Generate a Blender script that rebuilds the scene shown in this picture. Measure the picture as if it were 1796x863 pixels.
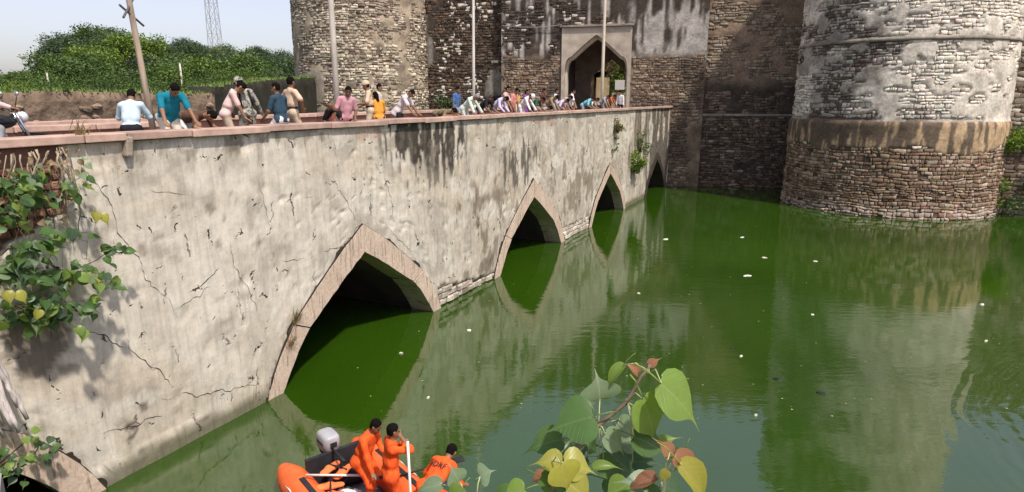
import bpy, bmesh, math, random
import numpy as np
from mathutils import Vector, Matrix

for _o in list(bpy.data.objects):
    bpy.data.objects.remove(_o)
SC = bpy.context.scene
COL = SC.collection
R = math.radians

# ------------------------------------------------------------------ camera, sky, sun, exposure
cam_d = bpy.data.cameras.new('camera')
cam = bpy.data.objects.new('camera', cam_d); COL.objects.link(cam)
cam.location = (0, 0, 6.6)
cam.rotation_euler = (R(90 - 13.274), 0, 0)
cam_d.sensor_width = 36.0
cam_d.lens = 22.05
cam_d.clip_start = 0.05
cam_d.clip_end = 4000
SC.camera = cam

SUN_AZ = Vector((0.60, -0.80)).normalized()     # horizontal direction towards the sun
SUN_EL = R(58)
wd = bpy.data.worlds.new('World'); SC.world = wd; wd.use_nodes = True
nt = wd.node_tree
bg = nt.nodes['Background']
sky = nt.nodes.new('ShaderNodeTexSky'); sky.sky_type = 'NISHITA'; sky.sun_disc = False
sky.sun_elevation = SUN_EL
sky.sun_rotation = math.atan2(SUN_AZ.x, SUN_AZ.y)
sky.altitude = 200; sky.air_density = 1.0; sky.dust_density = 2.3; sky.ozone_density = 2.0
hs = nt.nodes.new('ShaderNodeHueSaturation'); hs.inputs['Saturation'].default_value = .60
tn = nt.nodes.new('ShaderNodeMix'); tn.data_type = 'RGBA'; tn.blend_type = 'MULTIPLY'; tn.inputs[0].default_value = 1; tn.inputs[7].default_value = (1.05, .97, 1.0, 1)
nt.links.new(sky.outputs[0], hs.inputs['Color']); nt.links.new(hs.outputs[0], tn.inputs[6]); nt.links.new(tn.outputs[2], bg.inputs[0])
bg.inputs[1].default_value = 0.15

sun_d = bpy.data.lights.new('sun', 'SUN'); sun_d.energy = 3.8; sun_d.angle = R(2.5); sun_d.color = (1, .93, .82)
sun = bpy.data.objects.new('sun', sun_d); COL.objects.link(sun)
sdir = Vector((SUN_AZ.x * math.cos(SUN_EL), SUN_AZ.y * math.cos(SUN_EL), math.sin(SUN_EL)))
sun.rotation_euler = sdir.to_track_quat('Z', 'Y').to_euler()
sun.location = (30, -30, 60)
SC.view_settings.view_transform = 'Standard'
SC.view_settings.look = 'None'
SC.view_settings.exposure = 0.30
SC.view_settings.gamma = 1.0
SC.view_settings.use_curve_mapping = False
SC.cycles.max_bounces = 6
SC.cycles.transparent_max_bounces = 4
SC.cycles.caustics_reflective = False
SC.cycles.caustics_refractive = False

# ------------------------------------------------------------------ frame of the bridge: u along it, w across it (away from the camera's side)
BA = R(26.22)
D = Vector((math.sin(BA), math.cos(BA), 0)); N = Vector((math.cos(BA), -math.sin(BA), 0))
P0 = Vector((-11.862, 0, 0))
BROT = math.atan2(D.y, D.x)
def B(u, w, z): return P0 + D * u - N * w + Vector((0, 0, z))

# ------------------------------------------------------------------ numpy noise
def _h(ix, iy, iz, s):
    h = (ix * 374761393 + iy * 668265263 + iz * 2147483647 + s * 144269504) & 0xffffffff
    h = ((h ^ (h >> 13)) * 1274126177) & 0xffffffff
    h = ((h ^ (h >> 16)) * 2246822519) & 0xffffffff
    return ((h ^ (h >> 15)) & 0xffffff) / float(0xffffff)
def vn(x, y, z=0.0, s=0):
    x, y, z = np.broadcast_arrays(np.asarray(x, float), np.asarray(y, float), np.asarray(z, float))
    ix, iy, iz = np.floor(x).astype(np.int64), np.floor(y).astype(np.int64), np.floor(z).astype(np.int64)
    fx, fy, fz = x - ix, y - iy, z - iz
    fx, fy, fz = fx * fx * (3 - 2 * fx), fy * fy * (3 - 2 * fy), fz * fz * (3 - 2 * fz)
    r = 0
    for a in (0, 1):
        for b in (0, 1):
            for c in (0, 1):
                r = r + _h(ix + a, iy + b, iz + c, s) * (fx if a else 1 - fx) * (fy if b else 1 - fy) * (fz if c else 1 - fz)
    return r
def fbm(x, y, z=0.0, s=0, o=4):
    r, a, t = 0, 1.0, 0
    for k in range(o):
        r = r + a * vn(np.asarray(x) * 2**k, np.asarray(y) * 2**k, np.asarray(z) * 2**k, s + 17 * k); t += a; a *= .5
    return r / t
def sm(e0, e1, x):
    t = np.clip((np.asarray(x, float) - e0) / (e1 - e0), 0, 1); return t * t * (3 - 2 * t)
def lerp(a, b, t):
    a, b, t = np.asarray(a, float), np.asarray(b, float), np.asarray(t, float)
    return a * (1 - t[..., None]) + b * t[..., None]

# ------------------------------------------------------------------ object helpers
def tag(o, label=None, cat=None, group=None, kind=None):
    if label: o['label'] = label
    if cat: o['category'] = cat
    if group: o['group'] = group
    if kind: o['kind'] = kind
    return o
def link(o, parent=None):
    COL.objects.link(o)
    if parent is not None: o.parent = parent
    return o
def empty(name, loc=(0, 0, 0), rz=0.0):
    o = bpy.data.objects.new(name, None); o.location = loc; o.rotation_euler = (0, 0, rz); o.empty_display_size = .3
    return link(o)
def mesh_obj(name, V, F, mat, parent=None, smooth=False, col=None, loc=None):
    me = bpy.data.meshes.new(name)
    V = np.asarray(V, float)
    if isinstance(F, np.ndarray) and F.ndim == 2:
        n, k = F.shape
        me.vertices.add(len(V)); me.vertices.foreach_set('co', V.astype(np.float32).ravel())
        me.loops.add(n * k); me.loops.foreach_set('vertex_index', F.astype(np.int32).ravel())
        me.polygons.add(n); me.polygons.foreach_set('loop_start', np.arange(0, n * k, k, dtype=np.int32))
        me.polygons.foreach_set('loop_total', np.full(n, k, np.int32))
        me.update(calc_edges=True)
    else:
        me.from_pydata([tuple(v) for v in V], [], [tuple(int(i) for i in f) for f in F]); me.update()
    if col is not None:
        at = me.color_attributes.new('Col', 'FLOAT_COLOR', 'POINT')
        c = np.ones((len(V), 4), np.float32); c[:, :3] = np.asarray(col, float); at.data.foreach_set('color', c.ravel())
    if smooth: me.polygons.foreach_set('use_smooth', np.ones(len(me.polygons), bool))
    if mat is not None:
        for m in (mat if isinstance(mat, (list, tuple)) else [mat]): me.materials.append(m)
    o = bpy.data.objects.new(name, me)
    if loc is not None: o.location = loc
    return link(o, parent)
class MB:
    """collects simple shapes into one mesh"""
    def __init__(s): s.V, s.F = [], []
    def add(s, V, F):
        n = len(s.V); s.V += [tuple(v) for v in V]; s.F += [tuple(i + n for i in f) for f in F]; return s
    def box(s, c, d, rot=None, bev=0.0):
        c = Vector(c); x, y, z = d[0] / 2, d[1] / 2, d[2] / 2
        if bev <= 0:
            P = [(-x, -y, -z), (x, -y, -z), (x, y, -z), (-x, y, -z), (-x, -y, z), (x, -y, z), (x, y, z), (-x, y, z)]
            F = [(0, 3, 2, 1), (4, 5, 6, 7), (0, 1, 5, 4), (1, 2, 6, 5), (2, 3, 7, 6), (3, 0, 4, 7)]
        else:
            bm = bmesh.new(); bmesh.ops.create_cube(bm, size=1)
            for v in bm.verts: v.co = Vector((v.co.x * d[0], v.co.y * d[1], v.co.z * d[2]))
            bmesh.ops.bevel(bm, geom=bm.edges[:], offset=bev, segments=2, profile=.6, affect='EDGES')
            bm.verts.index_update()
            P = [v.co.copy() for v in bm.verts]; F = [[v.index for v in f.verts] for f in bm.faces]; bm.free()
        M = rot if rot is not None else Matrix.Identity(3)
        return s.add([M @ Vector(p) + c for p in P], F)
    def tube(s, pts, rad, n=8, cap=True):
        pts = [Vector(p) for p in pts]
        if not hasattr(rad, '__len__'): rad = [rad] * len(pts)
        rings = []; prev = None
        for i, p in enumerate(pts):
            t = (pts[min(i + 1, len(pts) - 1)] - pts[max(i - 1, 0)])
            t = t.normalized() if t.length > 1e-9 else Vector((0, 0, 1))
            if prev is None: prev = t.orthogonal().normalized()
            a = (prev - t * prev.dot(t)); a = a.normalized() if a.length > 1e-6 else t.orthogonal().normalized(); prev = a
            b = t.cross(a)
            rings.append([p + (a * math.cos(2 * math.pi * k / n) + b * math.sin(2 * math.pi * k / n)) * rad[i] for k in range(n)])
        V = [v for r in rings for v in r]; F = []
        for i in range(len(rings) - 1):
            for k in range(n):
                F.append((i * n + k, i * n + (k + 1) % n, (i + 1) * n + (k + 1) % n, (i + 1) * n + k))
        if cap:
            F.append(tuple(reversed(range(n)))); F.append(tuple((len(rings) - 1) * n + k for k in range(n)))
        return s.add(V, F)
    def prism(s, poly, y0, y1):
        """poly in x,z extruded along y"""
        n = len(poly); V = [(x, y0, z) for x, z in poly] + [(x, y1, z) for x, z in poly]
        F = [tuple(range(n)), tuple(reversed(range(n, 2 * n)))] + [(i, i + n, (i + 1) % n + n, (i + 1) % n) for i in range(n)]
        return s.add(V, F)
    def ball(s, c, r, n=8, m=6):
        r = r if hasattr(r, '__len__') else (r, r, r); V = [(c[0], c[1], c[2] + r[2])]
        for j in range(1, m):
            a = math.pi * j / m
            for k in range(n):
                b = 2 * math.pi * k / n
                V.append((c[0] + r[0] * math.sin(a) * math.cos(b), c[1] + r[1] * math.sin(a) * math.sin(b), c[2] + r[2] * math.cos(a)))
        V.append((c[0], c[1], c[2] - r[2])); F = [(0, 1 + k, 1 + (k + 1) % n) for k in range(n)]
        for j in range(m - 2):
            for k in range(n):
                F.append((1 + j * n + k, 1 + (j + 1) * n + k, 1 + (j + 1) * n + (k + 1) % n, 1 + j * n + (k + 1) % n))
        L = len(V) - 1
        F += [(L, L - n + (k + 1) % n, L - n + k) for k in range(n)]
        return s.add(V, F)
    def build(s, name, mat, parent=None, smooth=False, loc=None):
        o = mesh_obj(name, s.V, s.F, mat, parent, smooth, loc=loc)
        bm = bmesh.new(); bm.from_mesh(o.data); bmesh.ops.recalc_face_normals(bm, faces=bm.faces[:]); bm.to_mesh(o.data); bm.free()
        if smooth: o.data.polygons.foreach_set('use_smooth', np.ones(len(o.data.polygons), bool))
        return o

# ------------------------------------------------------------------ materials
MATS = {}
def new_mat(name):
    m = bpy.data.materials.new(name); m.use_nodes = True
    return m, m.node_tree, m.node_tree.nodes['Principled BSDF']
def NN(t, typ, **kw):
    n = t.nodes.new(typ)
    for k, v in kw.items(): setattr(n, k, v)
    return n
def ramp(t, fac, stops):
    n = NN(t, 'ShaderNodeValToRGB'); e = n.color_ramp.elements
    while len(e) < len(stops): e.new(.5)
    for q, (p, c) in zip(e, stops):
        q.position = p; q.color = (c[0], c[1], c[2], 1) if hasattr(c, '__len__') else (c, c, c, 1)
    t.links.new(fac, n.inputs[0]); return n.outputs[0]
def noise(t, vec, scale, detail=4, rough=.55, dist=0.0):
    n = NN(t, 'ShaderNodeTexNoise'); n.inputs['Scale'].default_value = scale; n.inputs['Detail'].default_value = detail
    n.inputs['Roughness'].default_value = rough; n.inputs['Distortion'].default_value = dist
    if vec is not None: t.links.new(vec, n.inputs['Vector'])
    return n.outputs[0]
def mix(t, fac, a, b, mode='MIX'):
    n = NN(t, 'ShaderNodeMix', data_type='RGBA', blend_type=mode)
    for sock, v in ((n.inputs[0], fac), (n.inputs[6], a), (n.inputs[7], b)):
        if hasattr(v, 'is_linked'): t.links.new(v, sock)
        elif hasattr(v, '__len__'): sock.default_value = (v[0], v[1], v[2], 1)
        else: sock.default_value = v
    return n.outputs[2]
def math_n(t, op, a, b=None):
    n = NN(t, 'ShaderNodeMath', operation=op)
    for sock, v in zip(n.inputs, (a, b)):
        if v is None: continue
        if hasattr(v, 'is_linked'): t.links.new(v, sock)
        else: sock.default_value = v
    return n.outputs[0]
def bump(t, h, strength, dist):
    n = NN(t, 'ShaderNodeBump'); n.inputs['Strength'].default_value = strength; n.inputs['Distance'].default_value = dist
    t.links.new(h, n.inputs['Height']); return n.outputs[0]
def objvec(t, scale=(1, 1, 1), world=False):
    if world: c = NN(t, 'ShaderNodeNewGeometry').outputs['Position']
    else: c = NN(t, 'ShaderNodeTexCoord').outputs['Object']
    m = NN(t, 'ShaderNodeMapping'); m.inputs['Scale'].default_value = scale
    t.links.new(c, m.inputs[0]); return m.outputs[0]
def mat(name, col, rough=.6, var=.15, scale=6.0, bmp=0.0, bscale=None, metal=0.0, spec=.3, rand=0.0, stretch=(1, 1, 1)):
    """plain procedural material: base colour with noise variation and fine relief"""
    if name in MATS: return MATS[name]
    m, t, p = new_mat(name)
    v = objvec(t, stretch); nz = noise(t, v, scale, 5)
    c0 = tuple(x * (1 - var) for x in col); c1 = tuple(min(1, x * (1 + var)) for x in col)
    c = ramp(t, nz, [(.3, c0), (.7, c1)])
    if rand:
        oi = NN(t, 'ShaderNodeObjectInfo').outputs['Random']
        c = mix(t, 1.0, c, ramp(t, oi, [(0, (1 - rand,) * 3), (1, (1 + rand,) * 3)]), 'MULTIPLY')
    t.links.new(c, p.inputs['Base Color']); p.inputs['Roughness'].default_value = rough
    p.inputs['Metallic'].default_value = metal; p.inputs['Specular IOR Level'].default_value = spec
    if bmp: t.links.new(bump(t, noise(t, v, bscale or scale * 4, 4), .6, bmp), p.inputs['Normal'])
    MATS[name] = m; return m
def attr_mat(name, rough=.92, lo=.72, hi=1.25, s1=1.3, s2=9.0, bmp=.02, bsc=14.0, spec=.15):
    """colour comes from the Col attribute, with weathering noise and relief on top"""
    m, t, p = new_mat(name); v = objvec(t, world=True)
    at = NN(t, 'ShaderNodeAttribute', attribute_name='Col').outputs[0]
    a = ramp(t, noise(t, v, s1, 4, .6), [(.3, lo), (.7, hi)])
    b = ramp(t, noise(t, v, s2, 5, .7), [(.28, lo), (.72, hi)])
    c = mix(t, 1.0, mix(t, 1.0, at, a, 'MULTIPLY'), b, 'MULTIPLY')
    t.links.new(c, p.inputs['Base Color']); p.inputs['Roughness'].default_value = rough
    p.inputs['Specular IOR Level'].default_value = spec
    t.links.new(bump(t, noise(t, v, bsc, 6, .7), .7, bmp), p.inputs['Normal'])
    return m
# ------------------------------------------------------------------ water
def water_mat():
    m, t, p = new_mat('moat_water'); v = objvec(t, world=True)
    c = ramp(t, noise(t, v, .12, 5, .6, .6), [(.3, (.016, .045, .0018)), (.7, (.025, .066, .003))])
    t.links.new(c, p.inputs['Base Color']); p.inputs['Roughness'].default_value = .05
    p.inputs['IOR'].default_value = 2.25
    pos = NN(t, 'ShaderNodeNewGeometry').outputs['Position']
    def rings(x, y, k, fall, r0):
        d = NN(t, 'ShaderNodeVectorMath', operation='DISTANCE'); t.links.new(pos, d.inputs[0]); d.inputs[1].default_value = (x, y, 0)
        dist = math_n(t, 'ADD', d.outputs['Value'], math_n(t, 'MULTIPLY', noise(t, v, .7, 2), .6))
        s = math_n(t, 'SINE', math_n(t, 'MULTIPLY', dist, k))
        e = math_n(t, 'SUBTRACT', d.outputs['Value'], r0)
        g = math_n(t, 'POWER', 2.718, math_n(t, 'MULTIPLY', math_n(t, 'MULTIPLY', e, e), -fall))
        return math_n(t, 'MULTIPLY', s, g)
    vs = objvec(t, (1.0, 2.2, 1), world=True)
    h = math_n(t, 'ADD', math_n(t, 'MULTIPLY', noise(t, vs, 1.6, 3, .5), .36), math_n(t, 'MULTIPLY', noise(t, vs, 5.0, 3, .5), .10))
    calm = ramp(t, noise(t, v, .16, 2), [(.38, .25), (.66, 1.0)])
    h = math_n(t, 'MULTIPLY', h, calm)
    h = math_n(t, 'ADD', h, math_n(t, 'MULTIPLY', rings(16.2, 8.6, 19.0, .6, 6.0), .22))
    h = math_n(t, 'ADD', h, math_n(t, 'MULTIPLY', rings(9.0, 31.5, 7.0, .05, 5.0), .035))
    t.links.new(bump(t, h, 1.0, .020), p.inputs['Normal'])
    return m
def quad_sheet(name, pts, z, m):
    return tag(mesh_obj(name, [(p[0], p[1], z) for p in pts], [tuple(range(len(pts)))], m), kind='structure')
def uvw(u, w): v = B(u, w, 0); return (v.x, v.y)
quad_sheet('water', [uvw(4.9, 9), uvw(4.9, -130), uvw(66, -130), uvw(66, 9)], 0, water_mat())

dirt = mat('dry_earth', (.20, .155, .105), .95, .3, 1.2, .02, 9)
grassy = mat('grassy_earth', (.085, .11, .035), .95, .45, .7, .03, 6)
quad_sheet('ground', [uvw(5.2, -150), uvw(5.2, 11.5), uvw(-220, 11.5), uvw(-220, -150)], 5.0, dirt)
quad_sheet('ground', [uvw(57.2, -150), uvw(57.2, 40), uvw(900, 40), uvw(900, -150)], 5.3, dirt)

# near bank wall: vertical stone face falling from the bank to the water, under the viewer
bankm = mat('bank_stone', (.24, .20, .16), .95, .35, 2.5, .03, 10)
bk = empty('bank_wall', B(5.4, -40, 0), BROT)
tag(bk, 'long retaining wall of grey stone along the near bank of the moat', 'wall')
MB().box((0, 0, 1.9), (.5, 80, 6.16)).build('wall_face', bankm, bk)
MB().box((.02, 0, 5.03), (.62, 80, .1), bev=.02).build('coping', mat('bank_coping', (.33, .30, .26), .9, .25, 3, .01), bk)

# hill: one terrain sheet on the left, from the far kerb of the bridge to the skyline
def hill_z(x, y):
    # ridge line that stands at the middle distance
    r1 = 8.2 * np.exp(-(((x + 74) / 27) ** 2 + ((y - 132) / 34) ** 2))
    r2 = 3.6 * np.exp(-(((x + 44) / 20) ** 2 + ((y - 120) / 26) ** 2))
    r3 = 4.0 * np.exp(-(((x + 110) / 40) ** 2 + ((y - 160) / 45) ** 2))
    return 5.2 + r1 + r2 + r3 + 1.2 * (fbm(x * .05, y * .05, s=3) - .5)
us = np.concatenate([np.linspace(-400, 0, 40), np.linspace(4, 200, 80), np.linspace(220, 1800, 22)])
ws = np.concatenate([np.linspace(11.6, 190, 80), np.linspace(200, 1600, 22)])
UU, WW = np.meshgrid(us, ws, indexing='ij')
X = P0.x + D.x * UU - N.x * WW; Y = P0.y + D.y * UU - N.y * WW
Z = hill_z(X, Y); Z = np.where(WW < 13.5, np.minimum(Z, 5.2), Z)
nu, nw = UU.shape
idx = np.arange(nu * nw).reshape(nu, nw)
F = np.stack([idx[:-1, :-1], idx[1:, :-1], idx[1:, 1:], idx[:-1, 1:]], -1).reshape(-1, 4)
tag(mesh_obj('hill', np.stack([X, Y, Z], -1).reshape(-1, 3), F, grassy, smooth=True), kind='structure')

# ------------------------------------------------------------------ masonry
CAMP = np.array([0, 0, 6.6]); _c, _s = math.cos(R(13.274)), math.sin(R(13.274))
def seen_size(P, area):
    """how large a patch shows, to choose which stones become single parts"""
    q = P - CAMP; d = q[:, 1] * _c - q[:, 2] * _s; up = q[:, 1] * _s + q[:, 2] * _c
    fx, fy = q[:, 0] / d, up / d
    return np.where((d > 1) & (abs(fx) < .80) & (abs(fy) < .38), area / d**2, 0)
def masonry(parent, surf, s0, s1, z0, z1, ch, sw, seed, proud, ok, scol, boff, bcol, res, nparts, mats, mat_b, gap=.028, back_ok=None):
    rng = np.random.default_rng(seed)
    ns, nz = max(2, int((s1 - s0) / res) + 1), max(2, int((z1 - z0) / res) + 1)
    S, Zz = np.meshgrid(np.linspace(s0, s1, ns), np.linspace(z0, z1, nz), indexing='ij')
    V = surf(S.ravel(), Zz.ravel(), boff(S.ravel(), Zz.ravel()))
    ii = np.arange(ns * nz).reshape(ns, nz)
    F = np.stack([ii[:-1, :-1], ii[1:, :-1], ii[1:, 1:], ii[:-1, 1:]], -1).reshape(-1, 4)
    if back_ok is not None:
        cs, cz = (S[:-1, :-1] + S[1:, 1:]).ravel() / 2, (Zz[:-1, :-1] + Zz[1:, 1:]).ravel() / 2
        F = F[back_ok(cs, cz)]
    mesh_obj('mortar_face', V, F, mat_b, parent, True, bcol(S.ravel(), Zz.ravel()))
    L = []; z = z0
    while z < z1 - .05:
        h = min(ch * rng.uniform(.62, 1.45), z1 - z); s = s0 - rng.uniform(0, sw)
        while s < s1:
            w = sw * rng.choice([.45, .65, .85, 1.1, 1.6]) * rng.uniform(.85, 1.15)
            if s >= s0 - .02 and s + w <= s1 + .02: L.append((s, s + w, z, z + h))
            s += w
        z += h
    L = np.array(L); sc, zc = (L[:, 0] + L[:, 1]) / 2, (L[:, 2] + L[:, 3]) / 2
    L = L[ok(sc, zc, rng)]; sc, zc = (L[:, 0] + L[:, 1]) / 2, (L[:, 2] + L[:, 3]) / 2
    n = len(L); w, h = L[:, 1] - L[:, 0], L[:, 3] - L[:, 2]
    cs = np.stack([L[:, 0] + gap / 2, L[:, 1] - gap / 2, L[:, 1] - gap / 2, L[:, 0] + gap / 2], 1)
    cz = np.stack([L[:, 2] + gap / 2, L[:, 2] + gap / 2, L[:, 3] - gap / 2, L[:, 3] - gap / 2], 1)
    wav = .55 * ch * (fbm(cs * .55, cz * .9, s=seed) - .5) * 2 + .30 * ch * (vn(cs * 2.1, cz * 2.1, s=seed + 1) - .5) * 2
    cz = cz + wav
    cs = cs + rng.uniform(-.5, .5, (n, 4)) * gap * 1.6 + rng.uniform(-.11, .11, (n, 4)) * w[:, None]
    cz = cz + rng.uniform(-.16, .16, (n, 4)) * h[:, None]
    p = rng.uniform(proud[0], proud[1], n)[:, None]
    ms, mz = cs.mean(1, keepdims=True), cz.mean(1, keepdims=True)
    k = rng.uniform(.66, .90, (n, 4))
    fs, fz = ms + (cs - ms) * k, mz + (cz - mz) * k
    back = surf(cs.ravel(), cz.ravel(), np.full(n * 4, -.06)).reshape(n, 4, 3)
    mid = surf(cs.ravel(), cz.ravel(), np.repeat(p[:, 0] * .45, 4)).reshape(n, 4, 3)
    fro = surf(fs.ravel(), fz.ravel(), np.repeat(p[:, 0], 4) + rng.uniform(-.008, .008, n * 4)).reshape(n, 4, 3)
    VV = np.concatenate([back, mid, fro], 1)
    q = []
    for a in (0, 4):
        for e in range(4): q.append((a + e, a + (e + 1) % 4, a + 4 + (e + 1) % 4, a + 4 + e))
    q.append((8, 9, 10, 11)); q = np.array(q)
    cc = scol(sc, zc, rng)
    score = seen_size(VV.mean(1), w * h)
    big = set(np.argsort(-score)[:nparts][score[np.argsort(-score)[:nparts]] > 0].tolist())
    rest = np.array([i for i in range(n) if i not in big], int)
    Vr = VV[rest].reshape(-1, 3); Fr = (q[None] + (np.arange(len(rest)) * 12)[:, None, None]).reshape(-1, 4)
    o = mesh_obj('rubble_masonry', Vr, Fr, mats, parent, False, np.repeat(cc[rest], 12, 0)); o['kind'] = 'stuff'
    for i in sorted(big):
        c = VV[i].mean(0)
        mesh_obj('stone', VV[i] - c, q, mats, parent, False, np.repeat(cc[i:i + 1], 12, 0), loc=tuple(c))

m_stone = attr_mat('rubble_stone', lo=.66, hi=1.32, s1=2.0, s2=16, bmp=.02, bsc=22)
m_mortar = attr_mat('weathered_plaster', lo=.62, hi=1.34, s1=1.1, s2=7, bmp=.03, bsc=9)
m_core = mat('wall_core', (.13, .105, .085), .95, .3, 1.5, .03)

CA = R(15)
CO = np.array([11.8, 48.6]); CD = np.array([math.cos(CA), -math.sin(CA)]); CN = np.array([-math.sin(CA), -math.cos(CA)])
def plane_surf(off):
    def f(s, z, o):
        P = CO[None] + np.outer(s, CD) + np.outer(off + o, CN); return np.concatenate([P, np.asarray(z)[:, None]], 1)
    return f
def round_surf(cx, cy, r, top, taper=0.0, step=None):
    def f(s, z, o):
        z = np.asarray(z); rr = r + taper * (top - z) + o
        if step is not None: rr = rr + step(z)
        a = s / r
        return np.stack([cx + rr * np.sin(a), cy - rr * np.cos(a), z], 1)
    return f
def core_box(parent, s0, s1, z0, z1, off, thick=4.0, name='wall_core', m=None):
    c = CO + CD * ((s0 + s1) / 2) + CN * (off - thick / 2)
    rot = Matrix.Rotation(-CA, 3, 'Z')
    return MB().box((c[0], c[1], (z0 + z1) / 2), (s1 - s0, thick, z1 - z0), rot).build(name, m or m_core, parent)
def merlons(parent, pts, rz, z, m):
    for i, (x, y) in enumerate(pts):
        a = rz(i) if callable(rz) else rz
        b = MB(); poly = [(-.42, 0), (.42, 0), (.42, .75), (.28, 1.05), (0, 1.25), (-.28, 1.05), (-.42, .75)]
        b.prism(poly, -.25, .25); o = b.build('merlon', m, parent, loc=(x, y, z)); o.rotation_euler = (0, 0, a)
m_mer = mat('merlon_plaster', (.24, .20, .165), .95, .35, 2, .02, 9)

PAL_W = np.array([.60, .535, .46]); PAL_T = np.array([.37, .30, .225]); PAL_B = np.array([.225, .155, .11]); PAL_D = np.array([.075, .058, .047]); PAL_G = np.array([.27, .24, .21])
def jit(n, rng, a=.22): return (1 + rng.uniform(-a, a, n))[:, None] * (1 + rng.uniform(-.05, .05, (n, 3)))

# ---- right tower: brown rubble foot, plaster band, limewashed drum with two string courses
TX, TY, TR = 23.93, 40.28, 5.76
rt = empty('round_tower', (0, 0, 0))
tag(rt, 'massive round stone tower with limewashed drum rising from brown rubble foot in green water', 'tower')
def rt_step(z): return .13 * sm(5.55, 5.1, z) + .10 * sm(1.0, -.6, z) + .0 * z
rts = round_surf(TX, TY, TR, 12.0, .012, rt_step)
def rt_lime(s, z): return sm(.36, .54, fbm(s * .45 + 3, z * .6, s=11, o=5) + .26 * sm(-4.5, -.5, s) - .06)
def rt_plaster(s, z):
    a = (z > 5.35) & (z < 13.5) & (fbm(s * .9, z * 1.7, s=21, o=6) + .09 * sm(-3.2, 0.5, s) - .07 * sm(9.2, 9.8, z) > .535)
    b = (z > 3.75 + .9 * (fbm(s * .6, 0, s=5) - .5)) & (z < 5.3)
    return a | b
def rt_ok(s, z, rng):
    k = ~rt_plaster(s, z) & ~((z > 9.55) & (z < 9.82)) & ~((z > 5.18) & (z < 5.5))
    return k & (rng.random(len(s)) > .05)
def rt_scol(s, z, rng):
    n = len(s); low = z < 3.9 + .5 * (fbm(s * .7, z, s=9) - .5)
    r = rng.random(n)
    brown = lerp(PAL_B * np.array([.92, .86, .82]), PAL_T * np.array([1.0, .92, .88]), sm(.35, .95, r)); wet = sm(.85, .25, z) * (rng.random(n) > .35)
    brown = lerp(brown, PAL_W * np.array([.74, .68, .66]), np.maximum(wet * .85, .6 * (rng.random(n) > .90)))
    lm = rt_lime(s, z); dark = lerp(PAL_D * 1.7, PAL_G * .9, sm(.2, .9, r))
    lime = lerp(dark, PAL_W * 1.22, np.clip(lm * .95 + .25 * (r > .4) - .5 * (rng.random(n) > .9), 0, 1))
    return np.where(low[:, None], brown, lime) * jit(n, rng)
def rt_boff(s, z):
    pl = rt_plaster(s, z)
    return np.where(pl, .045 + .035 * (fbm(s * 3, z * 3, s=31) - .5), -.028 + .02 * (fbm(s * 4, z * 4, s=32) - .5))
def rt_bcol(s, z):
    lm = rt_lime(s, z); pl = rt_plaster(s, z)
    up = lerp(PAL_D * 1.5, PAL_W * 1.02, np.where(pl, np.clip(lm + .45, 0, 1), lm * .50))
    band_d = sm(.50, .60, fbm(s * 4.6, z * .55, s=41, o=5) + .10 * sm(0, -4, s) + .10 * sm(4.0, 5.2, z) - .03)
    band = lerp(PAL_T * np.array([1.15, 1.0, .82]), PAL_D * 1.1, band_d * .85)
    low = PAL_D * 1.25 * np.ones((len(s), 1))
    k = (z > 3.4) & (z < 5.3)
    return np.where((z >= 5.3)[:, None], up, np.where((k & pl)[:, None], band, low))
masonry(rt, rts, -10.5, 10.0, -.8, 19.5, .175, .28, 101, (.008, .055), rt_ok, rt_scol, rt_boff, rt_bcol, .095, 300, m_stone, m_mortar)
def ring_course(parent, surf, s0, s1, z, hh, out, m, name='string_course'):
    S = np.linspace(s0, s1, 90); V = []; F = []
    prof = [(-.05, 0), (out, .02), (out * .95, hh * .6), (out * .35, hh), (-.05, hh * 1.1)]
    for (o, dz) in prof: V.append(surf(S, np.full(90, z + dz), o + .012 * (fbm(S * 2, z, s=7) - .5)))
    V = np.concatenate(V); n = 90
    for j in range(len(prof) - 1):
        for i in range(n - 1): F.append((j * n + i, j * n + i + 1, (j + 1) * n + i + 1, (j + 1) * n + i))
    return mesh_obj(name, V, F, m, parent, True)
m_str = mat('string_course_stone', (.25, .215, .18), .95, .45, 1.6, .03, 12)
ring_course(rt, rts, -10.5, 10, 9.60, .22, .10, m_str)
ring_course(rt, rts, -10.5, 10, 5.22, .16, -.02, m_str)
b = MB(); b.tube([(TX, TY, -1), (TX, TY, 5.2), (TX, TY, 19.6)], [TR + .02, TR - .06, TR - .16], 64); b.build('tower_core', m_core, rt, True)
# ragged dark holes and weeds are left by missing stones
merlons(rt, [(TX + 5.5 * math.sin(a), TY - 5.5 * math.cos(a)) for a in np.arange(-1.9, 1.95, .22)], lambda i: -1.9 + .22 * i, 19.45, m_mer)

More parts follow.
